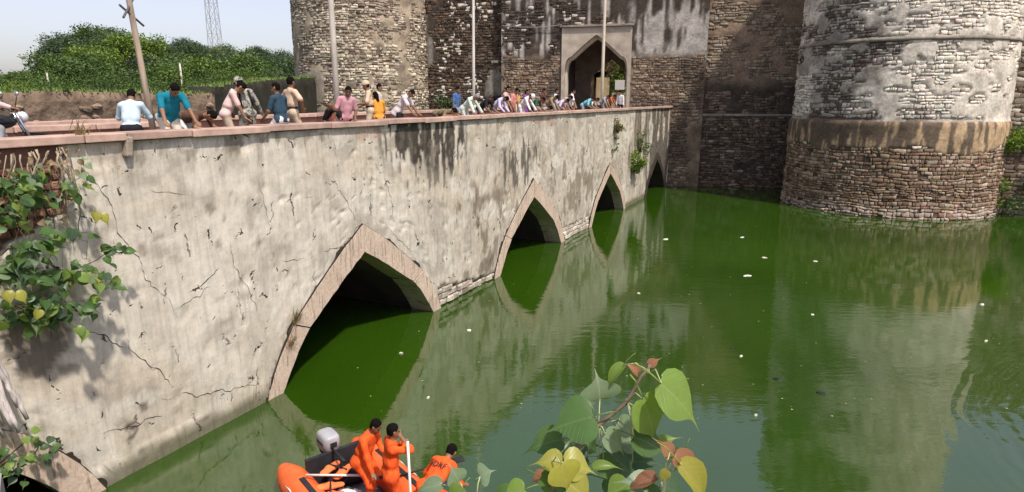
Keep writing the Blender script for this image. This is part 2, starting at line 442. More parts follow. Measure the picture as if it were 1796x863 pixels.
# ---- left tower
LX, LY, LR = -12.6, 55.6, 5.6
lt = empty('round_tower', (0, 0, 0))
tag(lt, 'round tower of pale speckled rubble with tan mortar behind the bridge parapet, beside the hill', 'tower')
lts = round_surf(LX, LY, LR, 12.0, .008)
def lt_plaster(s, z): return ((z < 8.6) & (s < -2.0) & (fbm(s * .5, z * .5, s=61) > .40)) | (fbm(s * .9 + 9, z * .9, s=62, o=5) > .645)
def lt_ok(s, z, rng): return ~lt_plaster(s, z) & (rng.random(len(s)) > .20)
def lt_scol(s, z, rng):
    n = len(s); r = rng.random(n); f = fbm(s * .4, z * .9, s=63)
    a = lerp(PAL_T * .72, PAL_W * np.array([.98, .95, .88]), sm(.36, .86, r * .6 + f * .6 + .12 * np.sin(z * 3.1)))
    return lerp(a, PAL_D * 1.6, .85 * (rng.random(n) > .86)) * jit(n, rng)
def lt_bcol(s, z):
    c = lerp(PAL_T * .68, PAL_T * 1.12, sm(.3, .7, fbm(s * .8, z * 1.6, s=64)))
    c = lerp(c, PAL_G * 1.35, .8 * sm(-1.5, -3, s) * sm(9, 8, z))
    return lerp(c, PAL_D * 1.2, .75 * sm(.57, .70, fbm(s * .9, z * .6, s=65)))
masonry(lt, lts, -8.8, 8.8, 4.2, 20.5, .18, .28, 102, (.01, .065), lt_ok, lt_scol,
        lambda s, z: np.where(lt_plaster(s, z), .03, -.025) + .02 * (fbm(s * 3, z * 3, s=66) - .5), lt_bcol, .18, 300, m_stone, m_mortar)
b = MB(); b.tube([(LX, LY, 3.5), (LX, LY, 20.6)], [LR - .02, LR - .13], 64); b.build('tower_core', m_core, lt, True)
merlons(lt, [(LX + 5.35 * math.sin(a), LY - 5.35 * math.cos(a)) for a in np.arange(-1.5, 1.55, .23)], lambda i: -1.5 + .23 * i, 20.45, m_mer)

# ---- gate block of the curtain wall
gw = empty('fort_wall', (0, 0, 0))
tag(gw, 'tall blackened fort wall of brown rubble and streaked plaster around the pointed gateway', 'wall')
GS0, GS1, GZ = -8.2, -2.9, 11.8
def gw_open(s, z): return (s > GS0 - .02) & (s < GS1 + .02) & (z < GZ)
def gw_plaster(s, z):
    f = fbm(s * .5, z * .35, s=71)
    up = (z > 9.6 + .8 * (vn(s * .8, 0, s=72) - .5)) & (f > .40)
    return up | ((z < 4.8) & (f > .6))
def gw_ok(s, z, rng): return ~gw_plaster(s, z) & ~((s > GS0 - .22) & (s < GS1 + .22) & (z < GZ + .15)) & (rng.random(len(s)) > .05)
def gw_scol(s, z, rng):
    n = len(s); r = rng.random(n)
    a = lerp(PAL_B * .85, PAL_T * .95, sm(.3, 1, r))
    a = lerp(a, PAL_D * 1.3, .85 * sm(.5, .66, fbm(s * .4, z * .5, s=73)) + 0 * r)
    up = lerp(PAL_D * 1.0, PAL_W * .8, (rng.random(n) > .90) * .9)
    return np.where((z > 10)[:, None], up, a) * jit(n, rng)
def gw_bcol(s, z):
    st = fbm(s * 4.2, z * .45, s=74, o=6)           # vertical streaks of soot and lime
    pale = sm(.44, .60, st + .20 * sm(-3, -1, s) * sm(13.6, 12.2, z) - .10 * sm(11.6, 13.5, z) - .02)
    up = lerp(PAL_D * .85, np.array([.40, .365, .335]), pale)
    lo = lerp(PAL_B * .55, PAL_T * .68, fbm(s, z, s=75))
    return lerp(lo, up, sm(9.3, 9.9, z + .8 * (vn(s * .8, 0, s=72) - .5)))
masonry(gw, plane_surf(0), -13.1, 2.55, -.8, 18.0, .175, .31, 103, (.01, .065), gw_ok, gw_scol,
        lambda s, z: np.where(gw_plaster(s, z), .04, -.025) + .03 * (fbm(s * 2.5, z * 2.5, s=76) - .5), gw_bcol, .16, 300, m_stone, m_mortar,
        back_ok=lambda s, z: ~gw_open(s, z))
core_box(gw, -13.06, GS0 + .01, -1, 17.9, -.1); core_box(gw, GS1 - .01, 2.5, -1, 17.9, -.1)
core_box(gw, GS0, GS1, GZ - .02, 17.9, -.1); core_box(gw, GS0, GS1, -1, 5.28, -.1)
merlons(gw, [tuple(CO + CD * s - CN * .3) for s in np.arange(-12.6, 2.4, 1.25)], -CA, 17.88, m_mer)

# ---- recessed dark stretch between the left tower and the gate block
lw = empty('fort_wall', (0, 0, 0))
tag(lw, 'recessed dark stretch of fort wall between the pale speckled tower and the gate block', 'wall')
def lw_scol(s, z, rng):
    n = len(s); r = rng.random(n); wspeck = (fbm(s * .7, z * .9, s=81) > .53) & (r > .62)
    return lerp(lerp(PAL_D * .7, PAL_B * .72, r), PAL_W * .95, wspeck * .95) * jit(n, rng)
def lw_pl(s, z): return fbm(s * .5, z * .4, s=82) > .56
masonry(lw, plane_surf(-.8), -21.5, -13.0, 3.5, 18.0, .18, .28, 104, (.01, .06), lambda s, z, g: ~lw_pl(s, z) & (g.random(len(s)) > .08), lw_scol,
        lambda s, z: np.where(lw_pl(s, z), .03, -.025), lambda s, z: lerp(PAL_D * .9, PAL_G * .85, sm(.48, .66, fbm(s * 2, z * .4, s=83)) * lw_pl(s, z)), .18, 120, m_stone, m_mortar)
core_box(lw, -21.5, -13.0, 3, 17.9, -.9)
merlons(lw, [tuple(CO + CD * s - CN * 1.1) for s in np.arange(-20.2, -13, 1.25)], -CA, 17.88, m_mer)

# ---- recessed stretch between the gate block and the right tower
rw = empty('fort_wall', (0, 0, 0))
tag(rw, 'recessed brown fort wall with rows of small dark holes between gate block and limewashed tower', 'wall')
def rw_scol(s, z, rng):
    n = len(s); r = rng.random(n)
    a = lerp(PAL_B * np.array([.80, .86, .90]), PAL_T * .95, r); b_ = lerp(PAL_D * 1.2, PAL_B * np.array([1.0, 1.05, 1.08]), r)
    c = np.where((z > 7.7 + .5 * (vn(s, 0, s=91) - .5))[:, None], a, b_)
    return lerp(c, PAL_W * .6, .8 * (rng.random(n) > .965)) * jit(n, rng)
def rw_pl(s, z): return (fbm(s * .6, z * .8, s=92) > .57) & (z > 5.5)
masonry(rw, plane_surf(-.45), 2.45, 14.5, -.8, 18.0, .19, .34, 105, (.01, .065), lambda s, z, g: ~rw_pl(s, z) & (g.random(len(s)) > .10), rw_scol,
        lambda s, z: np.where(rw_pl(s, z), .03, -.03), lambda s, z: lerp(PAL_D * 1.1, PAL_B * np.array([1.18, 1.22, 1.25]), sm(7.2, 8.2, z + .8 * (fbm(s, z, s=97) - .5))), .18, 250, m_stone, m_mortar)
core_box(rw, 2.45, 14.5, -1, 17.9, -.55)
o = core_box(rw, 2.5, 12, 5.30, 5.46, -.36, .3, 'ledge', m_str)
merlons(rw, [tuple(CO + CD * s - CN * .8) for s in np.arange(3.2, 13, 1.25)], -CA, 17.88, m_mer)

# ---- wall running on beyond the right tower
ew = empty('fort_wall', (0, 0, 0))
tag(ew, 'lower fort wall with plants on its face, running on from the limewashed tower', 'wall')
def ew_scol(s, z, rng):
    n = len(s); r = rng.random(n)
    return lerp(lerp(PAL_B * .6, PAL_T * .8, r), PAL_W * .8, (rng.random(n) > .85) * .8 * (z > 5)) * jit(n, rng)
masonry(ew, plane_surf(7.6), 13.5, 50, -.8, 12.0, .27, .46, 106, (.02, .07), lambda s, z, g: g.random(len(s)) > .08, ew_scol,
        lambda s, z: np.full(len(s), -.02), lambda s, z: lerp(PAL_D * .9, PAL_B, fbm(s, z, s=95)), .25, 60, m_stone, m_mortar)
core_box(ew, 13.5, 50, -1, 11.95, 7.5)
merlons(ew, [tuple(CO + CD * s + CN * 7.3) for s in np.arange(18, 50, 1.25)], -CA, 11.93, m_mer)

# ------------------------------------------------------------------ gateway
gx = CO + CD * ((GS0 + GS1) / 2)
gt = empty('gateway', (gx[0], gx[1], 0), -CA)
tag(gt, 'plastered gateway with a pointed arch and dark passage at the end of the bridge', 'gateway')
m_gp = mat('gate_plaster', (.40, .345, .285), .9, .28, 1.3, .015, 12)
m_gr = mat('gate_reveal', (.49, .43, .36), .9, .2, 1.6, .01, 12)
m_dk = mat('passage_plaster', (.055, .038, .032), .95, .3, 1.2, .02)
def gate_h(x, hw, spring, apex):
    x = np.abs(np.asarray(x, float)) / hw
    sh = spring + (apex - spring) * .38           # shoulder height at 80% of the half width
    lo = spring + (sh - spring) * np.sqrt(np.clip(1 - ((np.clip(x, .8, 1) - .8) / .2) ** 2, 0, 1))
    hi = apex + (sh - apex) * (x / .8) ** 1.12
    return np.where(x > .8, lo, hi)
def arch_panel(name, hw, spring, apex, W_, top, y0, y1, m, parent, x0=0.0, zb=5.3):
    xs = np.unique(np.concatenate([np.linspace(-hw, hw, 61), [-W_, W_]])); V, F = [], []
    prof = [(-W_, zb), (-hw, zb)] + [(x, float(gate_h(x, hw, spring, apex))) for x in np.linspace(-hw, hw, 61)] + [(hw, zb), (W_, zb), (W_, top), (-W_, top)]
    # front and back as column strips
    for y in (y0, y1):
        n0 = len(V); cols = [(-W_, zb), (-hw - 1e-4, zb)] + [(x, float(gate_h(x, hw, spring, apex))) for x in np.linspace(-hw, hw, 61)] + [(hw + 1e-4, zb), (W_, zb)]
        for (x, z) in cols: V += [(x0 + x, y, z), (x0 + x, y, top)]
        for i in range(len(cols) - 1): F.append((n0 + 2 * i, n0 + 2 * i + 2, n0 + 2 * i + 3, n0 + 2 * i + 1))
    n0 = len(V); pr = [(-hw, zb)] + [(x, float(gate_h(x, hw, spring, apex))) for x in np.linspace(-hw, hw, 61)] + [(hw, zb)]
    for (x, z) in pr: V += [(x0 + x, y0, z), (x0 + x, y1, z)]
    for i in range(len(pr) - 1): F.append((n0 + 2 * i, n0 + 2 * i + 1, n0 + 2 * i + 3, n0 + 2 * i + 2))
    n0 = len(V); V += [(x0 - W_, y0, top), (x0 + W_, y0, top), (x0 + W_, y1, top), (x0 - W_, y1, top), (x0 - W_, y0, zb), (x0 - W_, y1, zb), (x0 + W_, y0, zb), (x0 + W_, y1, zb)]
    F += [(n0, n0 + 1, n0 + 2, n0 + 3), (n0 + 4, n0, n0 + 3, n0 + 5), (n0 + 1, n0 + 6, n0 + 7, n0 + 2)]
    return mesh_obj(name, V, F, m, parent)
arch_panel('arch_frame', 2.42, 8.7, 11.28, 2.66, GZ + .02, -.16, .35, m_gp, gt)
arch_panel('arch_reveal', 2.28, 8.6, 11.0, 2.62, GZ - .1, .352, .9, m_gr, gt)
MB().box((0, -.1, GZ + .12), (5.5, .5, .16), bev=.03).build('cornice', m_str, gt)
m_ia = mat('inner_arch_plaster', (.15, .115, .09), .95, .3, 1.4, .02)
# passage: side walls, vault, floor and second arch
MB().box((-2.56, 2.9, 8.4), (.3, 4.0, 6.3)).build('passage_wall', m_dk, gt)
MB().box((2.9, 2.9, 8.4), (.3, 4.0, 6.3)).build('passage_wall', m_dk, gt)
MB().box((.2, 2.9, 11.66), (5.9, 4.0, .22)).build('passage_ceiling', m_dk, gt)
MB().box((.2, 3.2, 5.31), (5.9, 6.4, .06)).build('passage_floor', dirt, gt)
arch_panel('inner_arch', 1.72, 7.9, 9.75, 3.35, 11.6, 4.9, 5.5, m_ia, gt, x0=.62)
# ------------------------------------------------------------------ bridge (local frame: x along it, y across it, z up)
br = empty('bridge', P0, BROT)
tag(br, 'old plastered stone bridge with pointed arches and red sandstone coping across the green moat', 'bridge')
ARCH = [(7.2, 1.0, 1.0), (17.95, 1.0, 1.0), (28.82, 1.0, .98), (39.2, .93, .90), (50.2, .85, .85)]
UO = [(0, 3.36), (.9, 2.80), (1.8, 2.13), (2.62, 1.47), (3.0, 1.0), (3.32, .5), (3.56, 0), (3.95, -1.0)]
UI = [(0, 2.66), (.75, 2.20), (1.5, 1.70), (2.14, 1.28), (2.55, .82), (2.86, .40), (3.12, 0), (3.5, -1.0)]
def prof(P, t):                                   # point along a profile, t in 0..7
    k = np.arange(len(P)); P = np.array(P); return np.interp(t, k, P[:, 0]), np.interp(t, k, P[:, 1])
xo = np.array(UO)[:, 0]; zo = np.array(UO)[:, 1]
def bottom(u):
    for c, sx, sz in ARCH:
        d = abs(u - c) / sx
        if d < 3.95: return max(float(np.interp(d, xo, zo)) * sz, -1.0)
    return -1.0

# stain field of the plaster: stains along the wall, plus shade painted dark at the fort end
def stain_shade(u, z):
    f = fbm(u * .9, z * .9, s=201); g = fbm(u * 3.3, z * .45, s=202)
    base = lerp(np.array([.56, .50, .415]), np.array([.66, .605, .515]), sm(.3, .7, f))
    base = lerp(base, np.array([.58, .49, .38]), .6 * sm(.5, .75, fbm(u * .35 + 5, z * .6, s=203)))
    # weathered grey towards the far end
    far = sm(19, 27, u); base = lerp(base, np.array([.43, .365, .275]), .55 * far * sm(.35, .65, fbm(u * 1.5, z * 1.0, s=204)))
    gp = sm(.54, .62, fbm(u * 1.7 + 3, z * 1.5, s=205, o=6)); base = lerp(base, np.array([.36, .32, .27]), gp * .55)
    wp = sm(.58, .64, fbm(u * 1.2 + 8, z * 1.6, s=206, o=6)); base = lerp(base, np.array([.68, .63, .55]), wp * .6)
    def spot(cu, cz, ru, rz, thr, col, amt, sc=(2.4, .6), seed=0):
        e = np.exp(-(((u - cu) / ru) ** 2 + ((z - cz) / rz) ** 2))
        k = sm(thr - .10, thr - .03, fbm(u * sc[0], z * sc[1], s=300 + seed, o=6) - (1 - e) * .30)
        return k * amt * sm(.04, .30, e), np.array(col)
    DK = (.085, .072, .06)
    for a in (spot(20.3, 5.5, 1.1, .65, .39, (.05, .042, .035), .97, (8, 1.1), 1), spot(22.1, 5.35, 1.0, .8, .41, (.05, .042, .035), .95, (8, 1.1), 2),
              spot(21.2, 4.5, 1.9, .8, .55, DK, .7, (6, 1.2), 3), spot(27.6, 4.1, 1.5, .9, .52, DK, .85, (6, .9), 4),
              spot(25.0, 2.2, 2.2, 1.4, .52, (.19, .145, .10), .75, (2.2, 1.6), 5), spot(33.5, 2.4, 3.0, 1.6, .50, (.20, .16, .115), .7, (2.5, 1.2), 6),
              spot(13.6, 4.2, .45, .75, .60, (.22, .19, .155), .7, (5, 4), 7), spot(12.4, 5.6, 1.3, .22, .60, (.22, .19, .14), .7, (6, 2.2), 8),
              spot(15.2, 5.7, 2.2, .22, .60, (.22, .185, .14), .75, (6, 2.0), 9), spot(10.3, 3.0, .75, .55, .42, (.17, .135, .105), .85, (1.4, 1.4), 10),
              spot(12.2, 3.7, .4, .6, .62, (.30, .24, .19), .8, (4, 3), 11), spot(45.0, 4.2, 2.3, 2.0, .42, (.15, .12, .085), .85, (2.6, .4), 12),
              spot(11.5, 1.0, .4, .35, .60, (.13, .105, .085), .9, (1.5, 3), 13), spot(24.3, .6, 2, .6, .62, (.16, .12, .085), .7, (2, 1.5), 14),
              spot(14.0, 2.2, 1.5, .8, .72, (.36, .225, .125), .55, (1.6, 1.2), 15), spot(31.5, 5.7, 6, .25, .62, (.42, .22, .16), .55, (1.3, 1.2), 16),
              spot(17.5, 5.75, 2.0, .22, .60, (.45, .27, .18), .5, (1.6, 1.0), 17), spot(51, 3.0, 3.2, 4, .32, (.11, .095, .08), .92, (2, .5), 18)):  # last patch is shade at the fort end, painted into the plaster
        base = lerp(base, a[1], a[0])
    # drip streaks down from the coping, all along
    k = sm(.60, .74, g + .12 * sm(4.2, 5.9, z) - .12) * sm(3.0, 5.8, z) * .5
    base = lerp(base, np.array([.20, .165, .125]), k)
    pk = sm(.60, .70, fbm(u * 6, z * 4.5, s=207)); base = lerp(base, np.array([.33, .275, .215]), pk * .35 * sm(14, 24, u))
    wet = sm(.42, .16, z + .12 * (fbm(u * 2, 0, s=208) - .5)); base = lerp(base, np.array([.13, .125, .075]), wet * .85)
    return base
cols = sorted(set([round(float(x), 3) for x in np.arange(3.0, 55.0, .075)]))
fe = []
for c, sx, sz in ARCH:
    fe += [c + sgn * sx * x for x in list(xo) for sgn in (-1, 1)]
    fe += [c + sgn * sx * (3.95 + e) for e in (.002,) for sgn in (-1, 1)]
cols = np.array(sorted(set(cols + [round(x, 4) for x in fe if 3 < x < 55])))
bot = np.array([bottom(u) for u in cols]); NZ = 84; ZT = 5.885
tt = np.linspace(0, 1, NZ); ZZ = bot[:, None] + (ZT - bot[:, None]) * tt[None]; UU = np.repeat(cols[:, None], NZ, 1)
U_, Z_ = UU.ravel(), ZZ.ravel()
def stone_zone(u, z):
    """where the plaster has fallen and the masonry shows"""
    e = .25 * (fbm(u * 1.7, z * 1.7, s=210) - .5)
    a = (np.abs(u - 23.45) < 1.95) & (z < .62 + e * 1.4 - .10 * (u - 21.5)) ; b_ = (np.abs(u - 34.2) < 2.1) & (z < .55 + e)
    c = (u < 11.05 + 2.0 * e) & (z > 4.35 + e * 2) & (z > 4.35 + (u - 9.8) * .5)
    return a | b_ | c
sz_ = stone_zone(U_, Z_)
yoff = .05 * (fbm(U_ * .5, Z_ * .5, s=221) - .5) + .022 * (fbm(U_ * 2.2, Z_ * 2.2, s=222) - .5) + .010 * (fbm(U_ * 9, Z_ * 9, s=223, o=2) - .5)
pits = sm(.70, .76, fbm(U_ * 2.6, Z_ * 3.4, s=224)) * .03
yy = yoff + pits + np.where(sz_, .10, 0)
# footing: the lowest strip steps out towards the water
foot = sm(.34, .27, Z_ + .16 * (fbm(U_ * .8, 0, s=225) - .5) + .04 * (fbm(U_ * 5, 0, s=226) - .5)) * (U_ < 14.6) * .045
yy = yy - foot
edge = np.clip(1 - np.abs(foot / .045 - .5) * 2.2, 0, 1) * (foot > 0)
cl = stain_shade(U_, Z_); cl = lerp(cl, np.array([.06, .048, .038]), edge * .8 * sm(.35, .5, fbm(U_ * 1.6, 0, s=227))); cl[sz_] = np.array([.13, .095, .07])
ii = np.arange(len(U_)).reshape(UU.shape)
F = np.stack([ii[:-1, :-1], ii[1:, :-1], ii[1:, 1:], ii[:-1, 1:]], -1)
# no face across an arch foot (the jump at z = -1 is under water) 
F = F.reshape(-1, 4)
def plaster_mat():
    m, t, p = new_mat('bridge_plaster'); v = objvec(t)
    at = NN(t, 'ShaderNodeAttribute', attribute_name='Col').outputs[0]
    c = mix(t, 1.0, at, ramp(t, noise(t, v, 3.4, 8, .74), [(.28, .74), (.72, 1.18)]), 'MULTIPLY')
    st = objvec(t, (5.5, 1, .55)); c = mix(t, 1.0, c, ramp(t, noise(t, st, 1.6, 6, .7), [(.30, .74), (.52, 1.0), (.8, 1.06)]), 'MULTIPLY')
    # hairline cracks that come and go
    dist = NN(t, 'ShaderNodeVectorMath', operation='ADD'); t.links.new(v, dist.inputs[0])
    nd = NN(t, 'ShaderNodeTexNoise'); nd.inputs['Scale'].default_value = 2.6; nd.inputs['Detail'].default_value = 5; t.links.new(v, nd.inputs['Vector'])
    sub = NN(t, 'ShaderNodeVectorMath', operation='SCALE'); t.links.new(nd.outputs['Color'], sub.inputs[0]); sub.inputs['Scale'].default_value = .55
    t.links.new(sub.outputs[0], dist.inputs[1])
    vo = NN(t, 'ShaderNodeTexVoronoi', feature='DISTANCE_TO_EDGE'); vo.inputs['Scale'].default_value = 1.25; t.links.new(dist.outputs[0], vo.inputs['Vector'])
    line = ramp(t, vo.outputs['Distance'], [(.0, 1), (.010, 1), (.024, 0)])
    mask = ramp(t, noise(t, v, 1.9, 4, .65), [(.575, 0), (.61, 1)])
    crack = math_n(t, 'MULTIPLY', line, mask)
    pit = ramp(t, noise(t, objvec(t, (1.6, 1, 1.0)), 5.2, 4, .6), [(.70, 0), (.735, 1)])
    vo2 = NN(t, 'ShaderNodeTexVoronoi', feature='DISTANCE_TO_EDGE'); vo2.inputs['Scale'].default_value = 1.0
    mp2 = NN(t, 'ShaderNodeMapping'); mp2.inputs['Scale'].default_value = (.9, .3, .16); t.links.new(dist.outputs[0], mp2.inputs[0]); t.links.new(mp2.outputs[0], vo2.inputs['Vector'])
    l2 = ramp(t, vo2.outputs['Distance'], [(.0, 1), (.005, 1), (.012, 0)]); m2 = ramp(t, noise(t, v, .9, 4, .7), [(.56, 0), (.61, .7)])
    crack = math_n(t, 'MAXIMUM', crack, math_n(t, 'MULTIPLY', l2, m2))
    crack = math_n(t, 'MAXIMUM', crack, math_n(t, 'MULTIPLY', pit, .85))
    sx_ = NN(t, 'ShaderNodeSeparateXYZ'); t.links.new(v, sx_.inputs[0])
    fl = ramp(t, noise(t, objvec(t, (7.5, 1, 1.5)), 2.3, 6, .72), [(.575, 0), (.63, 1)])
    fm = ramp(t, noise(t, v, .75, 4, .65), [(.47, 0), (.60, .8)]); top_ = ramp(t, math_n(t, 'DIVIDE', sx_.outputs[2], 6.0), [(.83, 0), (.96, .75)])
    far_ = ramp(t, math_n(t, 'DIVIDE', sx_.outputs[0], 60.0), [(.26, .25), (.42, 1)])
    c = mix(t, math_n(t, 'MULTIPLY', fl, math_n(t, 'MAXIMUM', math_n(t, 'MULTIPLY', fm, far_), top_)), c, (.075, .06, .045))
    c = mix(t, crack, c, (.035, .027, .022))
    t.links.new(c, p.inputs['Base Color']); p.inputs['Roughness'].default_value = .93; p.inputs['Specular IOR Level'].default_value = .15
    hh = math_n(t, 'SUBTRACT', math_n(t, 'MULTIPLY', noise(t, v, 9, 6, .7), .5), math_n(t, 'MULTIPLY', crack, 1.4))
    t.links.new(bump(t, hh, .75, .022), p.inputs['Normal'])
    return m
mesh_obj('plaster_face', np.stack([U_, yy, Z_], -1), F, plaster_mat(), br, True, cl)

# long cracks that run through the plaster, following its surface
from bisect import bisect
def wall_y(u, z):
    u, z = np.array([u]), np.array([z])
    y = .05 * (fbm(u * .5, z * .5, s=221) - .5) + .022 * (fbm(u * 2.2, z * 2.2, s=222) - .5) + .010 * (fbm(u * 9, z * 9, s=223, o=2) - .5)
    return float(y[0])
m_crk = mat('crack_dirt', (.05, .040, .032), .95, .3, 8); crg = random.Random(3)
for (ua, za, ub, zb, w0) in ((11.2, 5.6, 12.6, 2.5, .010), (13.85, 3.7, 14.35, 2.1, .013), (14.7, 4.95, 14.95, 3.8, .008), (19.0, 4.7, 19.35, 3.1, .011), (23.4, 5.8, 23.45, 4.2, .018), (24.1, 3.5, 24.2, 1.5, .016), (10.9, 2.95, 11.5, 2.3, .014),
                            (11.5, 2.5, 12.25, 1.3, .015), (16.9, 4.75, 17.85, 3.45, .012), (17.2, 3.0, 17.9, 3.4, .018), (16.5, 2.95, 17.3, 3.05, .014), (32.6, 5.85, 32.7, 4.3, .020), (12.0, 1.15, 14.4, .42, .016), (10.9, .95, 12.0, .75, .018), (13.0, 3.1, 13.6, 3.25, .016), (12.6, 2.75, 13.3, 3.0, .013),
                            (15.2, 3.05, 15.9, 3.0, .010), (18.9, 3.1, 20.3, 2.1, .010), (22.6, 3.3, 22.8, 2.2, .012), (26.4, 3.9, 26.8, 2.6, .015), (30.6, 4.6, 30.9, 3.0, .015), (35.4, 5.2, 35.6, 3.4, .02), (28.9, 5.6, 29.1, 4.4, .014), (12.3, 5.0, 13.1, 4.75, .007)):
    n_ = max(10, int(math.hypot(ub - ua, zb - za) * 14)); P_ = []; dx = dz_ = 0.0; L_ = math.hypot(ub - ua, zb - za); tx, tz = (ub - ua) / L_, (zb - za) / L_
    for i in range(n_ + 1):
        t_ = i / n_; dx = dx * .82 + crg.gauss(0, .028); P_.append((ua + (ub - ua) * t_ - tz * dx, za + (zb - za) * t_ + tx * dx))
    V, Fq = [], []
    for i, (u, z) in enumerate(P_):
        w = w0 * (.35 + crg.random()) * math.sin(math.pi * min(1, max(.04, i / n_))) ** .5; y = wall_y(u, z) - .006; V += [(u - tz * w * .5, y, z + tx * w * .5), (u + tz * w * .5, y, z - tx * w * .5)]
        if i: Fq.append((2 * i - 2, 2 * i - 1, 2 * i + 1, 2 * i))
    mesh_obj('crack', V, Fq, m_crk, br)

# exposed stones: footing courses between the arches, and the bared corner at the bank
def wall_surf(s, z, o): return np.stack([s, .085 - np.asarray(o), z], 1)
fr = np.random.default_rng(7)
def bare(u0, u1, z0, z1, ch, sw, seed, c0, c1, proud):
    rng = np.random.default_rng(seed); z = z0
    while z < z1:
        h = ch * rng.uniform(.8, 1.25); s = u0 - rng.uniform(0, sw)
        while s < u1:
            w = sw * rng.uniform(.55, 1.45); cs, cz = s + w / 2, z + h / 2
            if bool(stone_zone(np.array([cs]), np.array([cz]))[0]) and cs > u0:
                p = rng.uniform(*proud); g = .03; mb = MB()
                x0, x1, y0, y1 = s + g / 2, s + w - g / 2, z + g / 2, z + h - g / 2
                q = [(x0, y0), (x1, y0), (x1, y1), (x0, y1)]; q = [(a + rng.uniform(-.02, .02), b_ + rng.uniform(-.015, .015)) for a, b_ in q]
                V = [(a, .14, b_) for a, b_ in q] + [(a, .085 - p * .5, b_) for a, b_ in q]
                V += [(cs + (a - cs) * .78, .085 - p + rng.uniform(-.01, .01), cz + (b_ - cz) * .74) for a, b_ in q]
                Fq = [(a + e, a + (e + 1) % 4, a + 4 + (e + 1) % 4, a + 4 + e) for a in (0, 4) for e in range(4)] + [(8, 9, 10, 11)]
                cc = np.array(c0) + (np.array(c1) - np.array(c0)) * rng.random()
                mesh_obj('stone', np.array(V) - np.array([cs, .085, cz]), Fq, m_stone, br, False, np.repeat(cc[None] * rng.uniform(.8, 1.15), 12, 0), loc=(cs, .085, cz))
            s += w
        z += h
bare(21.5, 25.5, -.2, 1.1, .20, .42, 1, (.30, .25, .20), (.60, .54, .46), (.06, .13))
bare(32.1, 36.4, -.2, .95, .20, .42, 2, (.32, .27, .21), (.62, .56, .48), (.06, .13))
bare(8.6, 11.6, 4.2, 5.6, .12, .27, 3, (.17, .075, .05), (.36, .19, .13), (.03, .11))

# arch rings in two pieces a side, standing a little proud, and the dark vaults behind them
def ring_mat():
    m, t, p = new_mat('arch_ring_plaster'); v = objvec(t)
    c = ramp(t, noise(t, v, 1.4, 5, .65), [(.3, (.53, .40, .31)), (.7, (.66, .53, .43))])
    st = ramp(t, noise(t, objvec(t, (7.0, 1, .55)), 2.2, 5, .65), [(.36, .48), (.47, 1.0)]); c = mix(t, 1.0, c, st, 'MULTIPLY')
    c = mix(t, .5, c, mix(t, 1.0, c, ramp(t, noise(t, v, 14, 5, .7), [(.35, .6), (.6, 1.1)]), 'MULTIPLY'))
    t.links.new(c, p.inputs['Base Color']); p.inputs['Roughness'].default_value = .9; p.inputs['Specular IOR Level'].default_value = .15
    t.links.new(bump(t, noise(t, v, 10, 6, .7), .7, .02), p.inputs['Normal']); return m
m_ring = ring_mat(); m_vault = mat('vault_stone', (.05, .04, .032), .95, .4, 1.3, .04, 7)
rr = random.Random(5); m_joint = mat('open_joint_dirt', (.035, .028, .022), .95, .3, 6)
